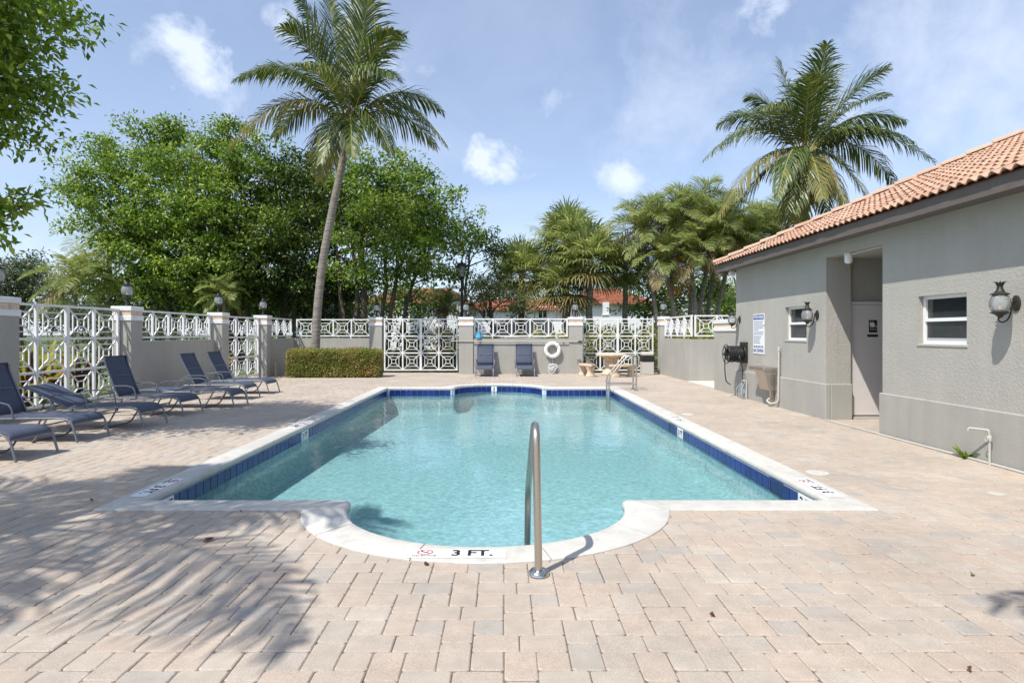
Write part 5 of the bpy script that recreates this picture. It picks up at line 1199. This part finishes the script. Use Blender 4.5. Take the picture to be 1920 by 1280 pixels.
for k, (px, py, Y, Lp) in enumerate(((205, 470, 34, 80), (140, 545, 24, 75), (420, 560, 24, 48), (835, 580, 30, 45))):
    feather_palm(['grey palm behind the left edge of the leafy mass', 'bushy palm above the wide left gate', 'young palm above the left low wall', 'small palm in front of the white house'][k], gx(px, Y), Y, gx(px, Y), gz(py, Y), Lp/F*Y*1.15, 120+k, n=18, n_pairs=40, r=.14 if k == 0 else .08)
# orange fruit sprays in the palm clump
for k, (px, py, lab) in enumerate(((1283, 490, 'upper orange fruit spray in the palm clump'), (1272, 540, 'lower orange fruit spray in the palm clump'))):
    t = thing('fruit_spray', lab, 'fruit', (gx(px, 25.2), 25.2, gz(py, 25.2))); leafy('fruit', mat('orange_fruit', (.50, .22, .02), .6, var=.3) if k == 0 else MATS['orange_fruit'], t, [lob(px, py, 25.2, 22, 24)], 10, 12, .22, .06, .05, 140+k, droop=.8)

# shrubs: bladed plants behind the gates
def blade_plant(label, x, y, h, n, seed, mt, w=.07, spread=.6, z=-.03, name='bladed_plant', group='bladed plants behind the gates', tall=0):
    rr = random.Random(seed); t = thing(name, label, 'plant', (x, y, z), group=group); m = MB()
    for k in range(n):
        a = rr.uniform(0, 6.28); z0 = z+rr.uniform(0, tall); l = h*rr.uniform(.6, 1.1); d = Vector((math.cos(a), math.sin(a), 0)); s = Vector((-d.y, d.x, 0)); sp = spread*rr.uniform(.3, 1.1)
        p = [Vector((x, y, z0))+d*(.03+sp*l*f**1.3)+Vector((0, 0, l*(f-.45*sp*f*f*1.6))) for f in (0, .3, .6, .85, 1)]; ws = (w*.35, w, w*.9, w*.5, 0)
        vs = []
        for q, ww in zip(p[:-1], ws): vs += [q-s*ww*.5, q+s*ww*.5]
        vs.append(p[-1]); m.add(vs, [(0, 1, 3, 2), (2, 3, 5, 4), (4, 5, 7, 6), (6, 7, 8)])
    o = m.build('leaves', mt, t); o['kind'] = 'stuff'
    if tall: MB().tube([(x, y, z), (x+.02, y, z+tall)], .018, 6).build('stem', BARK, t)
    return t
rr = random.Random(8)
for k in range(7): blade_plant(f'{["arching yellow","long yellow green","drooping yellow","leaning yellow","tall yellow green","pale yellow","low yellow green"][k]} bladed plant behind the wide left gate', -9.9+rr.uniform(-.6, .4), 9.6+k*.62, rr.uniform(1.5, 2.3), 26, 200+k, LEAFY, .075, .75)
for k in range(5): blade_plant(f'{["nearest","second nearest","middle","second farthest","farthest"][k]} maroon bladed plant at the foot of the wide left gate', -9.25+rr.uniform(-.15, .1), 9.9+k*.72, rr.uniform(.8, 1.2), 18, 220+k, LEAFR, .09, .6, tall=.4)
for k in range(3): blade_plant(f'{["left","middle","right"][k]} maroon plant behind the narrow left gate', -9.1, 17.9+k*.65, rr.uniform(1.0, 1.6), 18, 240+k, LEAFR if k != 1 else LEAFY, .09, .6, tall=.3)
bush('dark green shrub behind the left panel of the hedge side gate', [(gx(775, 22.9), 22.9, .75, .35, .3, .5), (gx(765, 22.9), 22.9, 1.1, .25, .25, .3)], LEAF2, 301, L=.14, Wd=.06)
bush('yellow green croton behind the right panels of the hedge side gate', [(gx(815, 22.9), 22.9, .9, .35, .3, .5), (gx(840, 22.9), 22.9, 1.15, .4, .3, .4), (gx(825, 22.9), 22.9, 1.5, .25, .25, .2)], LEAFY, 302, L=.16, Wd=.055)
for k, (px, Y, z, lab, mt) in enumerate(((1120, 22.9, .9, 'yellow green croton behind the left of the stone table gate', LEAFY), (1165, 23, .8, 'dark shrub behind the middle of the stone table gate', LEAF2), (1210, 22.9, .9, 'yellow croton behind the right of the stone table gate', LEAFY))):
    bush(lab, [(gx(px, Y), Y, z, .5, .35, .55), (gx(px, Y)+.3, Y, z+.5, .4, .3, .35)], mt, 310+k, L=.15, Wd=.055)
for k, (px, z) in enumerate(((905, 1.1), (960, 1.15), (1010, 1.25), (1050, 1.3))):
    bush(['low green shrub behind the far wall near the blue net', 'low yellow shrub behind the middle of the far wall', 'yellow shrub behind the far wall left of the life ring', 'bright yellow shrub behind the far wall by the right pillar'][k], [(gx(px, 23.2), 23.2, z, .55, .4, .35), (gx(px, 23.2)-.3, 23.3, z-.3, .5, .4, .4)], LEAFY if k > 0 else LEAF1, 320+k)
for k, (x, y) in enumerate(((-7.6, 24.0), (-6.5, 24.1), (-5.6, 24.0), (-10.3, 14.5), (-10.4, 15.8), (-10.3, 17.0), (7.6, 19.9), (8.2, 21.0), (7.3, 22.9), (8.2, 23.6))):
    bush(['dark shrub behind the back left corner', 'dark shrub behind the coconut trunk', 'dark shrub left of the hedge side pillar', 'dry twiggy shrub behind the left low wall near the gate pillar', 'dry twiggy shrub in the middle behind the left low wall', 'dry twiggy shrub behind the left low wall near the narrow gate', 'green shrub behind the right side wall', 'green shrub behind the short right wall', 'yellow green shrub right of the stone table gate', 'tall shrub behind the slim right pillar'][k], [(x, y, .9, .7, .5, .7), (x+.3, y+.2, 1.5, .6, .5, .5), (x-.3, y, 1.9 if 3 <= k <= 5 else 1.4, .5, .45, .45)], (LEAF4 if 3 <= k <= 5 else LEAF2) if k < 6 else (LEAF1 if k < 8 else LEAFY), 340+k, per_m2=5, L=.14, Wd=.06, rad=.26)
for k, (x, y) in enumerate(((-4.4, 24.6), (-3.5, 24.9), (-2.6, 24.6), (-1.8, 25.0), (3.1, 24.5), (4.0, 24.8), (4.9, 24.5), (5.8, 24.8))):
    bush(['dark background shrub at the left behind the hedge side gate', 'dark background shrub left of middle behind the hedge side gate', 'dark background shrub right of middle behind the hedge side gate', 'dark background shrub at the right behind the hedge side gate', 'dark background shrub at the left behind the stone table gate', 'dark background shrub left of middle behind the stone table gate', 'dark background shrub right of middle behind the stone table gate', 'dark background shrub at the right behind the stone table gate'][k], [(x, y, .6, .65, .5, .65), (x+.1, y+.1, 1.4, .6, .5, .5)], LEAF2, 370+k, per_m2=6, L=.15, Wd=.07, rad=.26)
# clipped hedge, box shaped
t = thing('clipped_hedge', 'low box clipped hedge beside the coconut trunk', 'hedge', (gx(622, 19.9), 19.9, 0))
hx0, hx1, hy0, hy1, hz = gx(537, 19.75), gx(708, 19.75), 19.7, 20.55, gz(657, 19.9)
rng = np.random.default_rng(5); n = 24000
side = rng.choice(4, n, p=[.45, .33, .11, .11]); u = rng.random(n); v = rng.random(n)**.9; P = np.zeros((n, 3))
jit = lambda: rng.normal(0, .028, n)
P[:, 0] = np.where(side == 2, hx0, np.where(side == 3, hx1, hx0+(hx1-hx0)*u)); P[:, 1] = np.where(side == 0, hy0, np.where(side == 1, hy0+(hy1-hy0)*v, hy0+(hy1-hy0)*u)); P[:, 2] = np.where(side == 1, hz, .02+(hz-.02)*v)
r = .13; wob = np.array([noise.noise(Vector((p[0]*2.1, p[1]*2.1, p[2]*2.6)))*.05 for p in P])
c = np.array([(hx0+hx1)/2, (hy0+hy1)/2, hz/2]); hs = np.array([(hx1-hx0)/2, (hy1-hy0)/2, hz/2])
q = (P-c); inn = np.clip(q, -(hs-r), hs-r); dd = q-inn; ln = np.linalg.norm(dd, axis=1, keepdims=True); P = c+inn+np.where(ln > 1e-6, dd/np.maximum(ln, 1e-6), 0)*np.minimum(ln, r)*1.0
outw = unit(np.where(ln > 1e-6, dd, np.array([[0, 0, 1.]]))); P = P+outw*(wob[:, None]+rng.normal(-.02, .035, n)[:, None])
D = unit(outw*.8+rng.normal(size=(n, 3))*.6+np.array([0, 0, .15])); Nn = unit(outw+rng.normal(size=(n, 3))*.6+np.array([0, 0, .4]))
HEDGE = leafmat('hedge_leaf', (.16, .19, .045), (.36, .36, .10), (.42, .28, .12), trans=.33)
leaf_cloud('foliage', P, D, Nn, rng.uniform(.035, .075, n), rng.uniform(.022, .04, n), HEDGE, t)
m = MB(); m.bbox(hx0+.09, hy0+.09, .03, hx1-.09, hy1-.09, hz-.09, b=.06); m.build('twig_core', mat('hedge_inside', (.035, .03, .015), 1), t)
# weed at the foot of the near wall
t = blade_plant('small green weed growing at the foot of the near wall', gx(1806, 7.02), 7.0, .2, 9, 400, LEAF1, .06, .8, 0, 'weed', None); t['category'] = 'weed'

# ------------------------------------------------------------------ buildings beyond the wall
HW = mat('house_white', (.74, .74, .73), .85, var=.04); HG = mat('house_grey', (.45, .43, .40), .85); HR = mat('house_roof', (.36, .13, .075), .85, var=.22, vscale=1.6, col2=(.45, .2, .12)); BLIND = mat('window_blind', (.62, .55, .42), .7)
def house(label, x0, x1, Y, eave, ridge, gables, windows, over=.6, depth=10):
    t = thing('house', label, 'house', ((x0+x1)/2, Y, 0), group='houses beyond the wall')
    MB().box(x0, Y, -.05, x1, Y+depth, eave).build('wall', HW, t)
    rf_ = MB().add([(x0-over, Y-over, eave), (x1+over, Y-over, eave), (x1-1.8, Y+depth/2, ridge), (x0+1.8, Y+depth/2, ridge), (x0-over, Y+depth+over, eave), (x1+over, Y+depth+over, eave), (x0-over, Y-over, eave-.16), (x1+over, Y-over, eave-.16)],
                   [(0, 1, 2, 3), (0, 3, 4), (1, 5, 2), (3, 2, 5, 4), (6, 7, 1, 0)]).build('roof', HR, t)
    for k in range(22):                                              # visible courses
        f = (k+.5)/22; za = eave+(ridge-eave)*f; ya = Y-over+(depth/2+over)*f; MB().bar((x0-over+(1.8+over)*f, ya, za+.02), (x1+over-(1.8+over)*f, ya, za+.02), .12, .05).build('tile_course', HR, rf_)
    MB().bar((x0+1.8, Y+depth/2, ridge+.05), (x1-1.8, Y+depth/2, ridge+.05), .3, .16).build('ridge_tile', HR, rf_)
    for gx0, gx1, gz0, pk in gables:
        yb = Y-1.2
        MB().add([(gx0, yb, -.05), (gx1, yb, -.05), (gx1, yb, gz0), ((gx0+gx1)/2, yb, pk), (gx0, yb, gz0), (gx0, Y+1.5, -.05), (gx1, Y+1.5, -.05), (gx1, Y+1.5, gz0), ((gx0+gx1)/2, Y+1.5, pk), (gx0, Y+1.5, gz0)], [(0, 1, 2, 3, 4), (1, 6, 7, 2), (0, 4, 9, 5)]).build('gable', HW, t)
        g2 = MB(); mid = (gx0+gx1)/2; e = .35
        g2.add([(gx0-e, yb-e, gz0-.12), (mid, yb-e, pk+.1), (mid, Y+2.5, pk+.1), (gx0-e, Y+2.5, gz0-.12), (gx1+e, yb-e, gz0-.12), (gx1+e, Y+2.5, gz0-.12), (gx0-e, yb-e, gz0-.26), (mid, yb-e, pk-.04), (gx1+e, yb-e, gz0-.26)], [(0, 3, 2, 1), (1, 2, 5, 4), (6, 0, 1, 7), (7, 1, 4, 8)]); g2.build('gable_roof', HR, t)
    for wx0, wx1, z0, z1, yo, mt in windows:
        y = Y+yo; w = MB(); b = .1; w.box(wx0-b, y-.06, z0-b, wx1+b, y+.02, z0); w.box(wx0-b, y-.06, z1, wx1+b, y+.02, z1+b); w.box(wx0-b, y-.06, z0, wx0, y+.02, z1); w.box(wx1, y-.06, z0, wx1+b, y+.02, z1); w.box((wx0+wx1)/2-.05, y-.05, z0, (wx0+wx1)/2+.05, y+.01, z1)
        o = w.build('window', HW, t); MB().box(wx0, y-.02, z0, wx1, y-.005, z1).build('pane', mt, o)
Y = 58.0; X = lambda px: gx(px, Y); Z = lambda py: gz(py, Y)
house('white two storey house with red tile roof left of the street lamp', X(690), X(872), Y, Z(566), Z(536), [(X(735), X(772), Z(568), Z(556)), (X(830), X(866), Z(568), Z(556))],
      [(X(747), X(758), Z(588), Z(572), -1.2, PANE), (X(782), X(800), Z(588), Z(570), 0, PANE), (X(806), X(815), Z(588), Z(570), 0, PANE), (X(836), X(846), Z(587), Z(570), -1.2, PANE), (X(849), X(859), Z(587), Z(570), -1.2, BLIND)])
house('white house with red tile roof right of the fan palms', X(1080), X(1215), Y, Z(567), Z(536), [], [(X(1140), X(1154), Z(586), Z(570), 0, BLIND), (X(1158), X(1172), Z(586), Z(570), 0, BLIND), (X(1086), X(1098), Z(588), Z(572), 0, BLIND)])
house('low white house behind the pale green tree', X(872), X(1076), Y+6, Z(574), Z(550), [], [(gx(905, 64), gx(918, 64), gz(594, 64), gz(580, 64), 0, PANE), (gx(1010, 64), gx(1025, 64), gz(596, 64), gz(576, 64), 0, PANE), (gx(1040, 64), gx(1056, 64), gz(596, 64), gz(576, 64), 0, BLIND)])
t = thing('porch_column', 'white column beside the right house', 'column', (X(1131), Y-1.5, 0)); MB().box(X(1126), Y-1.8, -.05, X(1136), Y-1.2, Z(568)).build('shaft', HW, t); MB().bbox(X(1124), Y-1.9, Z(592), X(1138), Y-1.1, Z(590), b=.02).build('band', HW, t)
# thatched shelter behind the tree trunks
Y = 33.0; cx = gx(605, Y); za, zb_ = gz(590, Y), gz(546, Y); rad = gx(665, Y)-cx
t = thing('thatched_shelter', 'round shelter with pale weathered roof behind the tree stems', 'shelter', (cx, Y, 0))
m = MB(); rr = random.Random(6); TH = mat('thatch', (.56, .53, .48), .95, var=.3, vscale=5, col2=(.40, .37, .32))
for k in range(9):
    f0, f1 = k/9, (k+1.25)/9; r0, r1 = rad*(.12+.88*f0), rad*(.12+.88*min(1.05, f1)); z0, z1 = zb_+(za-zb_)*f0, zb_+(za-zb_)*min(1.02, f1)-.05
    vs = []; n = 30
    for q in range(n): a = 2*math.pi*q/n; j = rr.uniform(.96, 1.05); vs += [(cx+r0*math.cos(a), Y+r0*math.sin(a), z0+.05), (cx+r1*j*math.cos(a), Y+r1*j*math.sin(a), z1+rr.uniform(-.05, .05))]
    m.add(vs, [(2*q, 2*q+1, (2*q+3) % (2*n), (2*q+2) % (2*n)) for q in range(n)])
m.build('thatch_roof', TH, t)
for k in range(6): a = math.pi/6+k*math.pi/3; MB().tube([(cx+rad*.85*math.cos(a), Y+rad*.85*math.sin(a), -.03), (cx+rad*.85*math.cos(a), Y+rad*.85*math.sin(a), za+.3)], .09, 8).build('post', BARK, t, smooth=True)
# white van parked beyond the far wall
Y = 31.0; vx = gx(955, Y); t = thing('parked_van', 'white van parked beyond the far wall, seen through the lattice', 'van', (vx, Y, 0)); VW = mat('van_white', (.78, .78, .78), .3, coat=.5)
prof = [(-2.3, .35), (2.3, .35), (2.35, .9), (2.2, 1.15), (1.35, 1.3), (.65, 2.1), (.2, 2.22), (-2.2, 2.22), (-2.35, 1.6), (-2.35, .5)]
m = MB(); n = len(prof); m.add([(vx-p, Y-.9, z) for p, z in prof]+[(vx-p, Y+.9, z) for p, z in prof], [tuple(range(n)), tuple(range(2*n-1, n-1, -1))]+[(i, n+i, n+(i+1) % n, (i+1) % n) for i in range(n)]); m.build('body', VW, t)
MB().add([(vx-.62, Y-.905, 1.35), (vx-1.2, Y-.905, 1.35), (vx-.62, Y-.905, 1.98)], [(0, 1, 2)]).build('side_window', PANE, t); MB().box(vx-.5, Y-.906, 1.35, vx+.5, Y-.902, 1.98).build('side_window', PANE, t)
MB().add([(vx-1.33, Y-.8, 1.33), (vx-1.33, Y+.8, 1.33), (vx-.69, Y+.75, 2.075), (vx-.69, Y-.75, 2.075)], [(0, 1, 2, 3)]).build('windscreen', PANE, t)
for sx in (-1.5, 1.5):
    for sy in (-.86, .86): w = MB(); w.lathe([(.2, -.1), (.34, -.1), (.36, -.06), (.36, .06), (.34, .1), (.2, .1)], (vx+sx, Y+sy, .33), 20, axis=(0, 1, 0)); w.build('wheel', HOSE, t, smooth=True)
tag(MB().box(-60, 27.8, -.028, 60, 34, -.02).build('road', mat('asphalt', (.055, .055, .058), .9, var=.15, vscale=3)), kind='structure')
